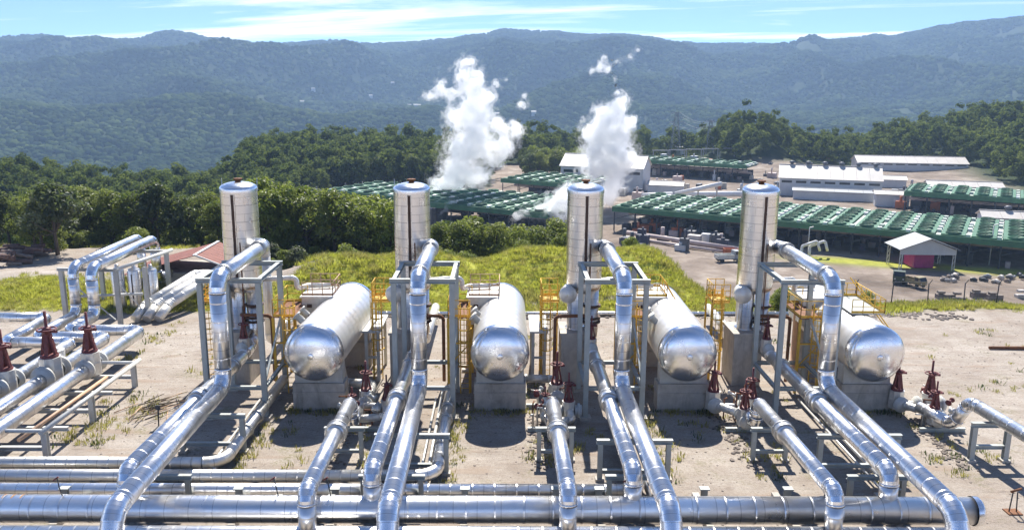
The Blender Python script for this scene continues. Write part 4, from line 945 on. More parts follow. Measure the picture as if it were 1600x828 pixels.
for i, (pa, pb, h, r_, lab) in enumerate((((1062, 304), (1170, 303), 2.0, 0.95, 'thick white duct lying level beside the fourth tower'), ((1055, 303), (1128, 287), 3.2, 0.7, 'white duct slanting up to the right beyond the coolers'), ((1000, 306), (1050, 304), 1.4, 0.9, 'pale duct lying beside the turbine hall'), ((980, 363), (1160, 390), 1.2, 0.5, 'long pinkish pipe along the front of the nearest cooler field'), ((1050, 376), (1160, 392), 0.8, 0.4, 'thin pinkish pipe low in the yard before the coolers'), ((985, 372), (1130, 393), 0.5, 0.35, 'lower pinkish pipe in the yard before the coolers'))):
    a = atz(*pa, GZ+h); b = atz(*pb, GZ+h + (4.0 if i == 1 else 0))
    if i == 1: b = a + (b-a)*1.0
    r = thing('duct', lab, 'duct', (a.x, a.y, GZ)); pipe('', '', '', [a, b], r_, 0.5, parent=r, m='white_paint' if i < 3 else 'pink_pipe', em='white_paint', lap=4, seg=12)
    for f in (0.1, 0.5, 0.9): q = a.lerp(b, f); MB().bar((q.x, q.y, GZ), (q.x, q.y, q.z-r_), 0.4).build('pier', 'concrete', r)
r = thing('slanted_vents', 'pair of pale bent vent pipes in front of the coolers right of the fourth tower', 'vent', atz(1262, 400, GZ))
for i in range(2):
    a = atz(1252+i*12, 402, GZ); pipe('', '', '', [a, a+Vector((0, 0, 2.6)), a+Vector((3.2, -0.4, 3.9)), a+Vector((4.0, -0.4, 1.6))], 0.32, 0.5, parent=r, m='white_paint', em='white_paint', lap=0, seg=10)
names = 'works yard units'
for i in range(190):
    px_, py_ = random.choice(((random.uniform(1010, 1210), random.uniform(262, 305)), (random.uniform(1370, 1600), random.uniform(300, 330)), (random.uniform(820, 1000), random.uniform(292, 312)), (random.uniform(1010, 1320), random.uniform(240, 262)), (random.uniform(430, 600), random.uniform(296, 312)), (random.uniform(965, 1170), random.uniform(356, 392))))
    q = atz(px_, py_, GZ); s_ = MB(); w_ = random.uniform(1.0, 3.6); h = random.uniform(0.8, 3.2)
    obox(s_, q, U, V, 0, w_, 0, random.uniform(1, 3), GZ, GZ+h); 
    if random.random() < 0.5: s_.tube([q+U*w_*0.5+V*0.6+ZV*h, q+U*w_*0.5+V*0.6+ZV*(h+random.uniform(0.4, 2.4))], random.uniform(0.15, 0.5), 8)
    tag(s_.build('equipment_unit', random.choice(('building_white', 'pink_pipe', 'tank_grey', 'roof_white', 'concrete', 'navy_plant_shade', 'orange'))), 'small boxy equipment unit among the far power station works', 'equipment', names)
# switchyard gantries and pylon
def lattice(root, base, h, w0, w1, arms, m='pylon_steel', t_=0.22):
    base = Vector(base); n_ = 7
    lv = []
    for i in range(n_+1):
        f = i/n_; hw = (w0*(1-f)+w1*f)/2
        lv.append([base+Vector((sx_*hw, sy_*hw, h*f)) for sx_, sy_ in ((-1,-1),(1,-1),(1,1),(-1,1))])
    for c in range(4): MB().bar(lv[0][c], lv[-1][c], t_).build('leg', m, root)
    for i in range(n_):
        b = MB()
        for c in range(4): b.bar(lv[i][c], lv[i+1][(c+1) % 4], t_*0.6); b.bar(lv[i][(c+1) % 4], lv[i+1][c], t_*0.6)
        b.build('bracing', m, root)
    for f, a in arms: q = base+Vector((0, 0, h*f)); MB().bar(q-Vector((a, 0, 0)), q+Vector((a, 0, 0)), t_*1.2).build('cross_arm', m, root)
pb = at(1055, 232, 470); py_ = thing('pylon', 'tall lattice power pylon against the hazy mountain', 'pylon', pb); lattice(py_, pb, 20, 5, 1.2, ((0.72, 4), (0.85, 3.4), (0.97, 2.6)))
pb2 = at(1108, 240, 430); p2 = thing('pylon', 'slim lattice pylon at the left foot of the wooded knoll', 'pylon', pb2); lattice(p2, pb2, 17, 4, 1.0, ((0.8, 3), (0.95, 2.4)))
pwr = thing('power_line', 'thin power wires strung from the lattice pylon to the wooded knoll', 'wires', pb)
for i, (f, a) in enumerate(((0.72, -4), (0.72, 4), (0.85, 3), (0.97, 2))):
    A = pb+Vector((a, 0, 20*f)); B = pb2+Vector((a*0.7, 0, 17*(0.8 if f < .8 else .95)))
    MB().tube([A.lerp(B, j/10)-ZV*(4*(j/10)*(1-j/10)*2.2) for j in range(11)], 0.07, 5).build('wire', 'wire', pwr)
for i in range(5):
    q = atz(1020+i*26, 258-i*1.0, GZ); s = thing('gantry', 'pale switchyard gantry, number %s from the left' % ('one', 'two', 'three', 'four', 'five')[i], 'gantry', q, 'switchyard gantries')
    for d in (0, 7): MB().bar(q+Vector((d, 0, 0)), q+Vector((d, 0, 7)), 0.35).build('post', 'pylon_steel', s)
    MB().bar(q+Vector((-0.5, 0, 6.8)), q+Vector((7.5, 0, 6.8)), 0.4).build('beam', 'pylon_steel', s)
# street lamp masts before the coolers
for i, (px_, py2, h) in enumerate(((1545, 415, 9), (1262, 395, 6))):
    q = atz(px_, py2, GZ); s = thing('lamp_mast', ('tall thin pale lamp mast before the right end of the nearest coolers', 'short thin lamp mast behind the riser of the fourth train')[i], 'lamp mast', q)
    MB().tube([q, q+ZV*h], 0.11, 8).build('pole', 'pale_steel', s); MB().bar(q+ZV*h, q+ZV*(h+0.2)+Vector((0.9, 0, 0)), 0.22).build('lamp_head', 'white_paint', s)

# ------------------------------------------------------------------ vehicles in the dirt yard
def truck(label, c, rz, m1, m2, big=True):
    root = thing('truck', label, 'truck', c); root.rotation_euler.z = 0
    c = Vector(c); u = Vector((math.cos(rz), math.sin(rz), 0)); v = Vector((-u.y, u.x, 0)); s = 1.0 if big else 0.85
    f = lambda mb, a0, a1, b0, b1, z0, z1: obox(mb, c, u, v, a0*s, a1*s, b0*s, b1*s, c.z+z0*s, c.z+z1*s)
    f(MB(), -2.9, 2.6, -0.45, 0.45, 0.6, 0.85).build('chassis', 'dark_steel', root)
    cabm = MB(); P = [(1.0,0.8),(2.9,0.8),(2.9,1.7),(2.35,2.55),(1.0,2.6)]
    for sd_ in (-1.05, 1.05): cabm.v += [c+u*a*s+v*sd_*s+ZV*z*s for a, z in P]
    cabm.face(range(5), [(0,0)]*5, False); cabm.face([5+i for i in range(5)][::-1], [(0,0)]*5, False)
    for i in range(5): cabm.face((i, 5+i, 5+(i+1) % 5, (i+1) % 5), [(0,0)]*4, False)
    cab = cabm.build('cab', m1, root)
    w_ = MB(); A = [c+u*a*s+v*b*s+ZV*z*s for a, b, z in ((2.9,-0.9,1.72),(2.9,0.9,1.72),(2.38,0.9,2.5),(2.38,-0.9,2.5))]; nrm = (u*0.85+ZV*0.5)*0.03
    w_.hexa([A[0], A[1], A[2], A[3]] + [q+nrm for q in A]); w_.build('windscreen', 'window_dark', cab)
    for sd_ in (-1.07, 1.07): f(MB(), 1.2, 2.25, sd_-0.015, sd_+0.015, 1.75, 2.4).build('side_window', 'window_dark', cab)
    f(MB(), -2.9, 0.85, -1.1, 1.1, 0.88, 1.0).build('bed_floor', m2, root)
    for (a0, a1, b0, b1) in ((-2.9,0.85,-1.15,-1.08),(-2.9,0.85,1.08,1.15),(-2.98,-2.9,-1.1,1.1),(0.85,0.93,-1.1,1.1)): f(MB(), a0, a1, b0, b1, 0.88, 1.75).build('side_board', m2, root)
    for a in (-1.9, 1.9):
        for sd_ in (-1, 1):
            q = c+u*a*s+v*sd_*0.85*s+ZV*0.48*s
            MB().lathe(q, v*sd_, [(0.3*s, -0.05), (0.48*s, 0), (0.48*s, 0.26*s), (0.28*s, 0.28*s), (0.02, 0.24*s)], 16).build('wheel', 'tyre', root)
    for sd_ in (-0.75, 0.75): f(MB(), 2.9, 2.95, sd_-0.15, sd_+0.15, 1.05, 1.25).build('headlight', 'white_paint', root)
    return root
truck('dark green truck parked on the dirt yard, the left one', atz(1404, 440, GZ), rad(-115), 'truck_green', 'truck_green')
truck('tan pickup truck parked on the dirt yard just in front of the dark green one', atz(1427, 447, GZ), rad(-70), 'truck_tan', 'truck_tan', False)
truck('grey truck parked below the works beyond the third drum', atz(1138, 409, GZ), rad(10), 'roof_grey', 'pale_steel')
s = thing('orange_skip', 'orange skip beside the grey truck beyond the third drum', 'skip', atz(1140, 400, GZ)); c = atz(1132, 399, GZ)
for lo, hi in (((0,0,0.1),(3.2,1.8,0.2)), ((0,0,0.2),(3.2,0.1,1.5)), ((0,1.7,0.2),(3.2,1.8,1.5)), ((0,0.1,0.2),(0.1,1.7,1.5)), ((3.1,0.1,0.2),(3.2,1.7,1.5))): MB().box(c+Vector(lo), c+Vector(hi)).build('panel', 'orange', s)
for i in range(26):
    px_ = random.choice((random.uniform(1490, 1600), random.uniform(1520, 1600), random.uniform(1470, 1510))); q = atz(px_, random.gauss(437, 3.5), GZ); s_ = MB()
    a = random.uniform(0, 6.28); d = Vector((math.cos(a), math.sin(a), 0))*random.uniform(0.5, 1.1); z1 = random.uniform(0.25, 0.7)
    s_.tube([q-d+ZV*0.3, q+ZV*z1, q+d+ZV*0.3], [0.3, 0.4, 0.25], 6); s_.tube([q-d*0.6+ZV*0.2, q+d*0.9+ZV*random.uniform(0.1, 0.5)], [0.12, 0.3], 6)
    tag(s_.build('scrap_piece', random.choice(('dark_steel', 'tank_grey', 'rock', 'roof_white', 'roof_grey'))), 'dark lump of scrap in the row of junk at the back of the dirt yard', 'scrap', 'yard scrap')
for i in range(5):
    q = atz((1465, 1490, 1520, 1545, 1590)[i], (468, 470, 466, 470, 466)[i], GZ); s_ = MB(); s_.box(q, q+Vector((random.uniform(2, 5), 1.2, random.uniform(0.5, 1.1)))); s_.box(q+Vector((0.2, 0.1, 1.1)), q+Vector((1.4, 1.0, 1.5)))
    tag(s_.build('pallet_stack', random.choice(('concrete', 'rock', 'roof_white'))), 'low stacked slabs near the front of the dirt yard', 'stack', 'yard stacks')

# ------------------------------------------------------------------ vegetation
def leaf_quads(rng, centres, per, size, flat=0.35):
    "leaf-sized faces spread over clumps; returns verts, faces, tint"
    V_, F_, T_ = [], [], []
    for (c, r, tint) in centres:
        for _ in range(per):
            d = Vector((rng.gauss(0,1), rng.gauss(0,1), rng.gauss(0,1)*0.8+0.15)).normalized()
            p_ = Vector(c) + Vector((d.x*r, d.y*r, d.z*r*0.8))*(0.55+0.5*rng.random()**0.5)
            nrm = (d*0.7+Vector((rng.gauss(0,.6), rng.gauss(0,.6), rng.gauss(0,.6)+flat))).normalized()
            a = nrm.cross(Vector((rng.gauss(0,1), rng.gauss(0,1), rng.gauss(0,1)))).normalized(); b = nrm.cross(a)
            s = size*rng.uniform(0.6, 1.3); b0 = len(V_)
            V_ += [p_-a*s*0.9, p_-b*s*0.45+nrm*s*0.1, p_+a*s*0.9-nrm*s*0.15, p_+b*s*0.45+nrm*s*0.1]
            F_.append((b0, b0+1, b0+2, b0+3)); t_ = min(1, max(0, tint+rng.gauss(0, 0.12))); T_ += [t_]*4
    return V_, F_, T_
def leaf_mesh(name, V_, F_, T_, m):
    me = bpy.data.meshes.new(name); me.from_pydata(V_, [], F_)
    a = me.attributes.new('tint', 'FLOAT', 'POINT'); a.data.foreach_set('value', T_); me.materials.append(MAT[m]); me.update(); return me
def crown_centres(rng, H, W, n_, low=0.3):
    out = []
    for i in range(n_):
        f = rng.random()**0.8; z = H*(low+(0.93-low)*f); prof = math.sin(math.pi*min(1, 0.18+0.8*f))**0.7
        a = rng.uniform(0, 6.28); rr = W*prof*math.sqrt(rng.random())*0.82
        out.append(((rr*math.cos(a), rr*math.sin(a), z), W*rng.uniform(0.20, 0.36), rng.random()))
    return out
TREES = []
def tree_proto(seed, H, W, n_, per, size, m, low=0.3):
    rng = random.Random(seed); cs = crown_centres(rng, H, W, n_, low)
    crown = leaf_mesh('crown', *leaf_quads(rng, cs, per, size), m)
    mb = MB(); hb = H*0.55
    mb.tube([(0,0,-0.6), (0.05,0,H*0.15), (0.12,0.05,hb), (0.1,0.1,H*0.85)], [H*0.032, H*0.026, H*0.016, H*0.004], 7)
    for c, r, t_ in cs[::2]:
        mb.tube([(0.08, 0.02, H*0.32), Vector((c[0]*0.5, c[1]*0.5, c[2]*0.75)), Vector(c)], [H*0.013, H*0.009, H*0.003], 5)
    tr = mb.build('trunk', 'bark'); trm = tr.data; bpy.data.objects.remove(tr)
    return (crown, trm, H)
for i in range(4): TREES.append(tree_proto(10+i, 9.0, 3.9, 40, 85, 0.27, 'leaf_a'))
for i in range(3): TREES.append(tree_proto(30+i, 8.0, 3.7, 38, 85, 0.28, 'leaf_b', 0.2))
for i in range(2): TREES.append(tree_proto(50+i, 10.0, 3.4, 36, 85, 0.25, 'leaf_c'))
TREES.append(tree_proto(70, 7.5, 3.5, 28, 95, 0.33, 'leaf_pale', 0.25))
def put_tree(x, y, h, kind, label, group, name='broadleaf_tree', sink=0.0):
    crown, trm, H0 = TREES[kind]; s = h/H0
    o = thing(name, label, 'tree', (x, y, height(x, y)-0.1-sink), group); o.rotation_euler.z = random.uniform(0, 6.28); o.scale = (s*random.uniform(0.9, 1.15),)*2+(s,)
    for nm, d in (('trunk', trm), ('crown', crown)):
        q = bpy.data.objects.new(nm, d); C.objects.link(q); q.parent = o
    return o
def thicket(n_, x0, x1, y0, y1, h0, h1, kinds, label, group, rnd=None, top=None):
    pts = []; tries = 0
    while len(pts) < n_ and tries < 4000:
        tries += 1
        x, y = random.uniform(x0, x1), random.uniform(y0, y1)
        x *= (y/((y0+y1)/2))                                     # stay inside the same bearing range
        if any((x-a)**2+(y-b)**2 < 5.5 for a, b in pts): continue
        pts.append((x, y)); h = random.uniform(h0, h1)
        put_tree(x, y, h, random.choice(kinds), label, group)
# thickets in front: left, behind the first tower, centre, right of centre
thicket(46, -60, -23, 92, 110, 5.0, 7.6, (0,1,2,3,7,9,9), 'leafy tree in the dark thicket left of the first separator tower', 'trees of the left thicket')
thicket(28, -29, -12.5, 85, 103, 6.2, 8.8, (4,5,6,4,5,6,0), 'bright green bushy tree between the first and second separator towers', 'trees between the first two towers')
thicket(26, -8.0, 5.8, 87, 102, 5.2, 7.0, (0,4,5,2,7), 'rounded green tree in the thicket between the second and third towers', 'trees of the central thicket')
thicket(8, -64, -47, 84, 92, 6.0, 8.2, (0,3,9,7,1), 'big dark tree at the left edge of the picture', 'trees at the left edge')
# mid-distance trees, told apart as crowns but not as individuals with a look of their own
for (n_, x0, x1, y0, y1, h0, h1, lab) in ((40, -62, -8, 108, 175, 6, 9, 'tree on the falling ground behind the near thickets'), (46, -120, -52, 112, 190, 6, 9, 'tree in the wooded slope behind the left thicket'), (30, -70, -14, 325, 350, 9, 13.5, 'tall dark tree in the row behind the far left cooler field'), (18, 8, 34, 330, 352, 10, 13, 'dark tree behind the far coolers left of the steaming hall')):
    thicket(n_, x0, x1, y0, y1, h0, h1, (0,1,2,3,7,8,8,5), lab, lab.replace('tree', 'trees', 1))
# shrubs at the feet of the trees and on the bank
def shrub(x, y, h, kind, label, group):
    crown, trm, H0 = TREES[kind]; s = h/H0
    o = thing('shrub', label, 'shrub', (x, y, height(x, y)-h*0.28), group); o.rotation_euler.z = random.uniform(0, 6.28); o.scale = (s*1.35, s*1.35, s*1.1)
    for nm, d in (('stem', trm), ('foliage', crown)):
        q = bpy.data.objects.new(nm, d); C.objects.link(q); q.parent = o
for i in range(34):
    x = random.uniform(-28, -3); y = random.uniform(79, 86); shrub(x*y/82, y, random.uniform(1.6, 3.2), random.choice((4,5,6,9)), 'bright green shrub on the bank before the thickets', 'bank shrubs')
for i in range(16):
    x = random.uniform(-4, 13); y = random.uniform(76, 83); shrub(x, y, random.uniform(0.9, 1.9), random.choice((4,5,6)), 'small bright green shrub on the mound behind the middle drums', 'mound shrubs')
for i in range(12):
    x = random.uniform(-52, -26); y = random.uniform(89, 94); shrub(x, y, random.uniform(1.8, 3.2), random.choice((4,9,0)), 'low shrub at the foot of the left thicket', 'left foot shrubs')
for i in range(9):
    x = random.uniform(22, 30); y = random.uniform(64.5, 68); shrub(x, y, random.uniform(1.2, 2.2), random.choice((4,5)), 'green reedy shrub beside the fourth drum at the pad edge', 'shrubs at the pad edge')
for px_, py_ in ((85, 388), (215, 380)):
    q = at(px_, py_, 88); shrub(q.x, 88, 3.0, 4, ('yellow green bush standing before the left thicket', 'small yellow green bush before the thicket left of the first tower')[px_ > 100], 'yellow bushes')

# grass: blades as one mass of tufts
def tuft(seed, nb, h, spread, m):
    rng = random.Random(seed); V_, F_, T_ = [], [], []
    for i in range(nb):
        a = rng.uniform(0, 6.28); r = spread*math.sqrt(rng.random()); c = Vector((r*math.cos(a), r*math.sin(a), 0)); d = Vector((math.cos(a), math.sin(a), 0))*rng.uniform(0.1, 0.6); hh = h*rng.uniform(0.5, 1.1); w_ = Vector((-math.sin(a), math.cos(a), 0))*0.02
        b0 = len(V_); V_ += [c-w_, c+w_, c+d*hh*0.4+ZV*hh*0.65+w_*0.8, c+d*hh*0.4+ZV*hh*0.65-w_*0.8, c+d*hh+ZV*hh]
        F_ += [(b0, b0+1, b0+2, b0+3), (b0+3, b0+2, b0+4)]; T_ += [rng.random()]*5
    me = leaf_mesh('tuft', V_, F_, T_, m); return me
def scatter(name, label, pts, protos, kind='stuff', smin=0.7, smax=1.3, mat_=None):
    "many instances of a few small meshes at given points, as one object"
    me = bpy.data.meshes.new(name); me.from_pydata([q[:3] for q in pts], [], [])
    a = me.attributes.new('size', 'FLOAT', 'POINT'); a.data.foreach_set('value', [q[3] if len(q) > 3 else random.uniform(smin, smax) for q in pts])
    o = bpy.data.objects.new(name, me); C.objects.link(o); tag(o, label, kind=kind)
    ng = bpy.data.node_groups.new(name, 'GeometryNodeTree')
    ng.interface.new_socket('Geometry', in_out='INPUT', socket_type='NodeSocketGeometry'); ng.interface.new_socket('Geometry', in_out='OUTPUT', socket_type='NodeSocketGeometry')
    gi = ng.nodes.new('NodeGroupInput'); go = ng.nodes.new('NodeGroupOutput'); ip = ng.nodes.new('GeometryNodeInstanceOnPoints')
    ng.links.new(gi.outputs[0], ip.inputs['Points'])
    gj = ng.nodes.new('GeometryNodeGeometryToInstance')
    for pm in reversed(protos):
        h = SRC(pm); oi = ng.nodes.new('GeometryNodeObjectInfo'); oi.inputs['Object'].default_value = h; oi.inputs['As Instance'].default_value = True
        ng.links.new(oi.outputs['Geometry'], gj.inputs[0])
    ng.links.new(gj.outputs[0], ip.inputs['Instance']); ip.inputs['Pick Instance'].default_value = True
    ri = ng.nodes.new('FunctionNodeRandomValue'); ri.data_type = 'INT'; ri.inputs['Max'].default_value = len(protos)-1 if False else 0
    for s_ in ri.inputs:
        if s_.type == 'INT' and s_.name == 'Min': s_.default_value = 0
        if s_.type == 'INT' and s_.name == 'Max': s_.default_value = len(protos)-1
    ng.links.new([q for q in ri.outputs if q.type == 'INT'][0], ip.inputs['Instance Index'])
    rr = ng.nodes.new('FunctionNodeRandomValue'); rr.data_type = 'FLOAT_VECTOR'; rr.inputs[0].default_value = (-0.08, -0.08, 0); rr.inputs[1].default_value = (0.08, 0.08, 6.28)
    ng.links.new(rr.outputs[0], ip.inputs['Rotation'])
    na_ = ng.nodes.new('GeometryNodeInputNamedAttribute'); na_.data_type = 'FLOAT'; na_.inputs['Name'].default_value = 'size'
    ng.links.new(na_.outputs[0], ip.inputs['Scale']); ng.links.new(ip.outputs[0], go.inputs[0])
    md = o.modifiers.new('scatter', 'NODES'); md.node_group = ng
    return o
SRCS = {}
def SRC(me):
    "a source object that is not linked to the scene: only its mesh is instanced"
    if me.name not in SRCS: SRCS[me.name] = bpy.data.objects.new(me.name, me)
    return SRCS[me.name]
tg = [tuft(i, 46, 0.32, 0.5, 'grass_blade') for i in range(3)] + [tuft(9, 40, 0.45, 0.4, 'grass_dry')]
pts = []
while len(pts) < 15000:
    y = random.uniform(62.5, 92); x = random.uniform(-0.66*y, 0.66*y); s_, g_, w_ = zone(x, y)
    if random.random() < g_*0.95: pts.append((x, y, height(x, y)-0.03, random.uniform(0.6, 1.5)*(0.7+0.9*max(0, fbm(x, y, 0.2, 3)))))
scatter('bank_grass', 'long grass on the banks and mounds behind the pad', pts, tg)
# low weeds on the pad beside plinths, posts and the line of the fence
tw = [tuft(20+i, 22, 0.22, 0.3, 'grass_dry') for i in range(1)] + [tuft(20, 18, 0.2, 0.3, 'leaf_pale')] + [tuft(25+i, 22, 0.2, 0.3, 'grass_dry') for i in range(2)]
pts = []
while len(pts) < 350:
    x = random.uniform(-32, 36); y = random.uniform(32, 63)
    if noise.noise(Vector((x*0.35, y*0.35, 9))) > 0.22 + 0.25*random.random(): pts.append((x, y, -0.01))
for k in range(4):
    for i in range(30):
        pts.append((DX[k]+random.uniform(-1.7, 1.9), 43.6+random.gauss(0, 0.25), 0)); pts.append((VX[k]+3.0+random.gauss(0, 0.25), random.uniform(35, 43), 0))
    for i in range(18): pts.append((RX[k]+random.uniform(-1.4, 1.6), random.uniform(37, 43), 0))
for i in range(60): pts.append((-20.8+random.gauss(0, 1.2), random.uniform(39, 47), 0))
scatter('pad_weeds', 'low weeds and dry tufts growing through the sand of the pad', pts, tw)
# stones
def stone(seed):
    rng = random.Random(seed); bm = bmesh.new(); bmesh.ops.create_icosphere(bm, subdivisions=1, radius=0.5)
    for v_ in bm.verts: v_.co = Vector((v_.co.x*rng.uniform(0.7,1.2), v_.co.y*rng.uniform(0.7,1.2), v_.co.z*rng.uniform(0.4,0.8)))
    me = bpy.data.meshes.new('stone'); bm.to_mesh(me); bm.free(); me.materials.append(MAT['rock']); return me
st = [stone(i) for i in range(3)]
pts = []
for i in range(2200):
    x = random.uniform(-30, 40); y = random.uniform(31, 62.5); pts.append((x, y, 0.0, random.uniform(0.05, 0.16)))
for i in range(700): pts.append((random.uniform(-12, 36), 63.0+random.gauss(0, 0.6), 0.05, random.uniform(0.15, 0.5)))
for k in range(4):
    for i in range(120): pts.append((DX[k]+1.9+random.gauss(0, 0.3), random.uniform(36.5, 43), 0.02, random.uniform(0.1, 0.3)))
scatter('pad_stones', 'loose stones and rubble strewn over the pad', pts, st)
# pile of dark logs at the left edge
for i in range(46):
    q = at(random.uniform(-30, 46), 405, 80); s_ = MB(); a = random.uniform(-0.3, 0.3); d = Vector((math.cos(a), math.sin(a), random.uniform(-.1, .1)))*random.uniform(0.5, 1.1); y_ = random.uniform(78, 84); z_ = height(q.x, y_)+random.uniform(0.1, 1.3)
    c = Vector((q.x, y_, z_)); s_.tube([c-d, c+d], random.uniform(0.14, 0.26), 7); tag(s_.build('cut_log', random.choice(('wood_log', 'wood_log', 'rock'))), 'cut log in the dark heap at the left edge', 'log', 'heap of logs')

# forest beyond: crowns one cannot tell apart
def far_tree(seed, H, W, n_, per, size):
    rng = random.Random(seed); V_, F_, T_ = leaf_quads(rng, crown_centres(rng, H, W, n_, 0.25), per, size); return leaf_mesh('far_crown', V_, F_, T_, 'leaf_far')
ff = [far_tree(100+i, 12, 4.6, 14, 26, 0.8) for i in range(4)] + [far_tree(110+i, 15, 4.0, 14, 26, 0.75) for i in range(2)]
pts = []
tries = 0
while len(pts) < 5200 and tries < 90000:
    tries += 1
    a = random.uniform(-0.62, 0.62); r = 165*math.exp(random.random()*math.log(640/165)); x, y = r*math.sin(a), r*math.cos(a)
    s_, g_, w_ = zone(x, y)
    if w_ > 0.25 or y < 120: continue
    if x > -66 and y < 322 and x < 200: continue
    if x > 0 and y < 400 and x < 105: continue
    if x > 35 and x < 155+(y-150)*0.18 and y < 392: continue
    if 28 < x < 104 and y < 470: continue
    pts.append((x, y, height(x, y)-0.8, random.uniform(0.65, 1.35)*(0.72 if x < -30 and y < 320 else 1.0)))
scatter('near_forest', 'unbroken forest on the hills around the power station', pts, ff)
def blob(seed):
    rng = random.Random(seed); bm = bmesh.new(); bmesh.ops.create_icosphere(bm, subdivisions=2, radius=1.0)
    for v_ in bm.verts:
        v_.co *= 1+0.35*noise.noise(v_.co*1.7+Vector((seed*3.1, 0, 0)))+rng.uniform(-0.14, 0.14); v_.co.z = v_.co.z*0.85+0.4
    me = bpy.data.meshes.new('canopy'); bm.to_mesh(me); bm.free()
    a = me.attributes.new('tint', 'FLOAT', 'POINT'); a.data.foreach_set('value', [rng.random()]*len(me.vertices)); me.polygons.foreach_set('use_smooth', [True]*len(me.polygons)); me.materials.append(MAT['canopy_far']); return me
cb = [blob(i) for i in range(8)]
pts = []
for i in range(110000):
    a = random.uniform(-0.62, 0.62); r = 540+3750*random.random()**1.1; x, y = r*math.sin(a), r*math.cos(a)
    if noise.noise(Vector((x*0.006, y*0.004, 2.2))) > 0.55: continue
    pts.append((x, y, height(x, y), random.uniform(2.8, 6.0)*(1+r/6000)))
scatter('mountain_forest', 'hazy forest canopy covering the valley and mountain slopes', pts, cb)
# hamlet roofs in the forest
for i, (px_, py_, Yv) in enumerate(((433, 222, 520), (445, 246, 430), (452, 249, 432), (515, 228, 470), (523, 226, 470), (418, 246, 440), (320, 130, 1900), (1042, 230, 500), (540, 195, 900), (610, 100, 2900), (575, 104, 2800), (460, 128, 2000), (490, 132, 2000), *[(random.gauss(610, 90), random.gauss(118, 18), random.uniform(1900, 2900)) for _ in range(22)])):
    z_ = height(at(px_, py_, Yv).x, Yv); x = at(px_, py_, Yv).x; sc_ = 1 if Yv < 1000 else 1.2
    hall('far_house', 'pale roofed house in the %s' % ('near forest hamlet' if Yv < 1000 else 'distant valley'), (x, Yv), (1, random.uniform(-.3, .3)), 9*sc_, 6*sc_, 7 if Yv < 1000 else 10, (7 if Yv < 1000 else 10)+2.2*sc_, group='far houses', z=z_, cat='house')

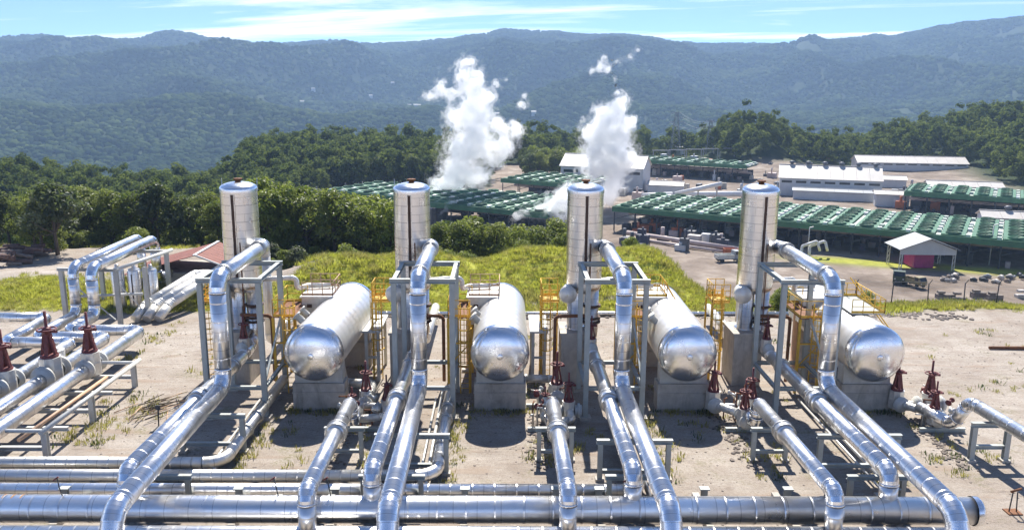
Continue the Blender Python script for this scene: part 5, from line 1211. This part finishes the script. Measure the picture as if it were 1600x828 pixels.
# ------------------------------------------------------------------ steam
def steam(name, label, Yv, blobs, dens, seed, vox=0.7):
    "billows: balls along the plume, fused and roughened; a dense core inside thinner ragged layers"
    x0, y0, r0_ = blobs[0]; root = thing(name, label, 'steam', at(x0, y0+r0_, Yv), 'steam')
    for li, (nm, grow, dn, thr, nsc, dsp) in enumerate((('core', 0.78, 0.9, 0.43, 0.36, 1.0), ('billow', 1.2, 0.42, 0.49, 0.46, 1.5), ('wisp', 1.75, 0.20, 0.53, 0.40, 2.2))):
        rng = random.Random(seed); bm = bmesh.new()
        for (px_, py_, rp) in blobs:
            c = at(px_, py_, Yv); R = 1.2*rp*Yv/FPX
            for j in range(10):
                d = Vector((rng.gauss(0,1), rng.gauss(0,1)*0.8, rng.gauss(0,1))).normalized(); rr = R*rng.uniform(0.28, 0.6)
                cc = c+d*(R-rr)*rng.uniform(0.5, 1.15)
                bmesh.ops.create_icosphere(bm, subdivisions=2, radius=max(0.4, rr*grow), matrix=Matrix.Translation(cc))
        me = bpy.data.meshes.new(nm); bm.to_mesh(me); bm.free()
        o = bpy.data.objects.new(nm, me); C.objects.link(o)
        rm = o.modifiers.new('fuse', 'REMESH'); rm.mode = 'VOXEL'; rm.voxel_size = vox
        for i, (sz, st_) in enumerate(((5.0, 2.4), (1.8, 1.3))):
            tx = bpy.data.textures.new(nm+str(i), 'CLOUDS'); tx.noise_scale = sz; tx.noise_depth = 3
            dm = o.modifiers.new('billow', 'DISPLACE'); dm.texture = tx; dm.texture_coords = 'GLOBAL'; dm.strength = st_*dsp; dm.mid_level = 0.5
        dg = bpy.context.evaluated_depsgraph_get(); ev = o.evaluated_get(dg); m2 = bpy.data.meshes.new_from_object(ev)
        o.modifiers.clear(); o.data = m2; m2.name = nm
        m2.transform(Matrix.Translation(-root.location)); o.parent = root
        m_, t, n, l, p = newmat('steam_%s_%d' % (nm, seed)); n.remove(p)
        pv = nd(t, 'ShaderNodeVolumePrincipled'); pv.inputs['Color'].default_value = (0.995, 0.995, 0.995, 1); pv.inputs['Anisotropy'].default_value = 0.45
        g = nd(t, 'ShaderNodeNewGeometry'); ns = nd(t, 'ShaderNodeTexNoise', Scale=nsc, Detail=6.0, Roughness=0.68, Distortion=0.7); l.new(g.outputs['Position'], ns.inputs['Vector'])
        f = mth(t, 'MULTIPLY', mth(t, 'MINIMUM', mth(t, 'MAXIMUM', mth(t, 'MULTIPLY', mth(t, 'SUBTRACT', ns.outputs[0], thr), 13.0), 0.0), 1.0), dens*dn*1.1); l.new(f, pv.inputs['Density'])
        l.new(pv.outputs[0], n['Material Output'].inputs['Volume'])
        m2.materials.clear(); m2.materials.append(m_)
    return root
steam('steam_plume', 'tall ragged white steam plume rising behind the second separator tower', 252,
      [(690,296,20),(706,282,22),(720,262,26),(742,268,24),(728,236,30),(752,228,28),(738,204,28),(724,188,24),(742,176,26),(752,155,20),(735,140,22),(728,118,16),(730,100,12),(745,125,14),(705,150,12),(688,140,13),(672,146,9),(664,150,6),(780,232,22),(795,210,18),(780,196,14),(805,195,12),(770,255,16),(816,165,6),(820,150,6),(775,130,5),(790,125,4)], 0.55, 3)
steam('steam_plume', 'dense white steam column rising behind the third separator tower', 262,
      [(955,308,15),(953,290,20),(950,270,26),(948,250,32),(935,238,26),(965,238,28),(945,215,32),(972,210,22),(930,208,20),(950,190,26),(962,172,18),(942,178,14),(970,158,11),(966,146,8),(985,190,12)], 0.7, 4)
steam('steam_plume', 'low white steam cloud drifting left of the third separator tower', 214,
      [(884,316,22),(868,330,22),(856,322,17),(842,333,13),(824,335,11),(808,337,8),(886,298,15),(892,335,14)], 0.9, 5)
steam('steam_plume', 'faint wisp of steam hanging above the steam column', 268, [(962,135,5),(960,122,6),(950,108,8),(938,106,7),(925,112,6),(965,98,6),(945,92,6),(985,88,5),(998,78,6)], 0.35, 6, 0.6)
steam('steam_plume', 'small puff of steam over the dark round tank', 226, [(706,322,6),(698,328,6),(690,332,5),(714,315,5)], 0.6, 8, 0.6)

# ------------------------------------------------------------------ haze
hz = MB(); hz.box((-4900, -300, -140), (4900, 4700, 480)); 
ho = hz.build('haze', 'white_paint'); ho.data.materials.clear()
m, t, n, l, p = newmat('haze_air'); n.remove(p)
pv = nd(t, 'ShaderNodeVolumePrincipled'); pv.inputs['Color'].default_value = (0.42, 0.60, 0.89, 1); pv.inputs['Density'].default_value = 0.00019; pv.inputs['Anisotropy'].default_value = 0.1
l.new(pv.outputs[0], n['Material Output'].inputs['Volume']); ho.data.materials.append(m); m.cycles.homogeneous_volume = True
tag(ho, 'thin bluish haze in the valley air', kind='stuff')
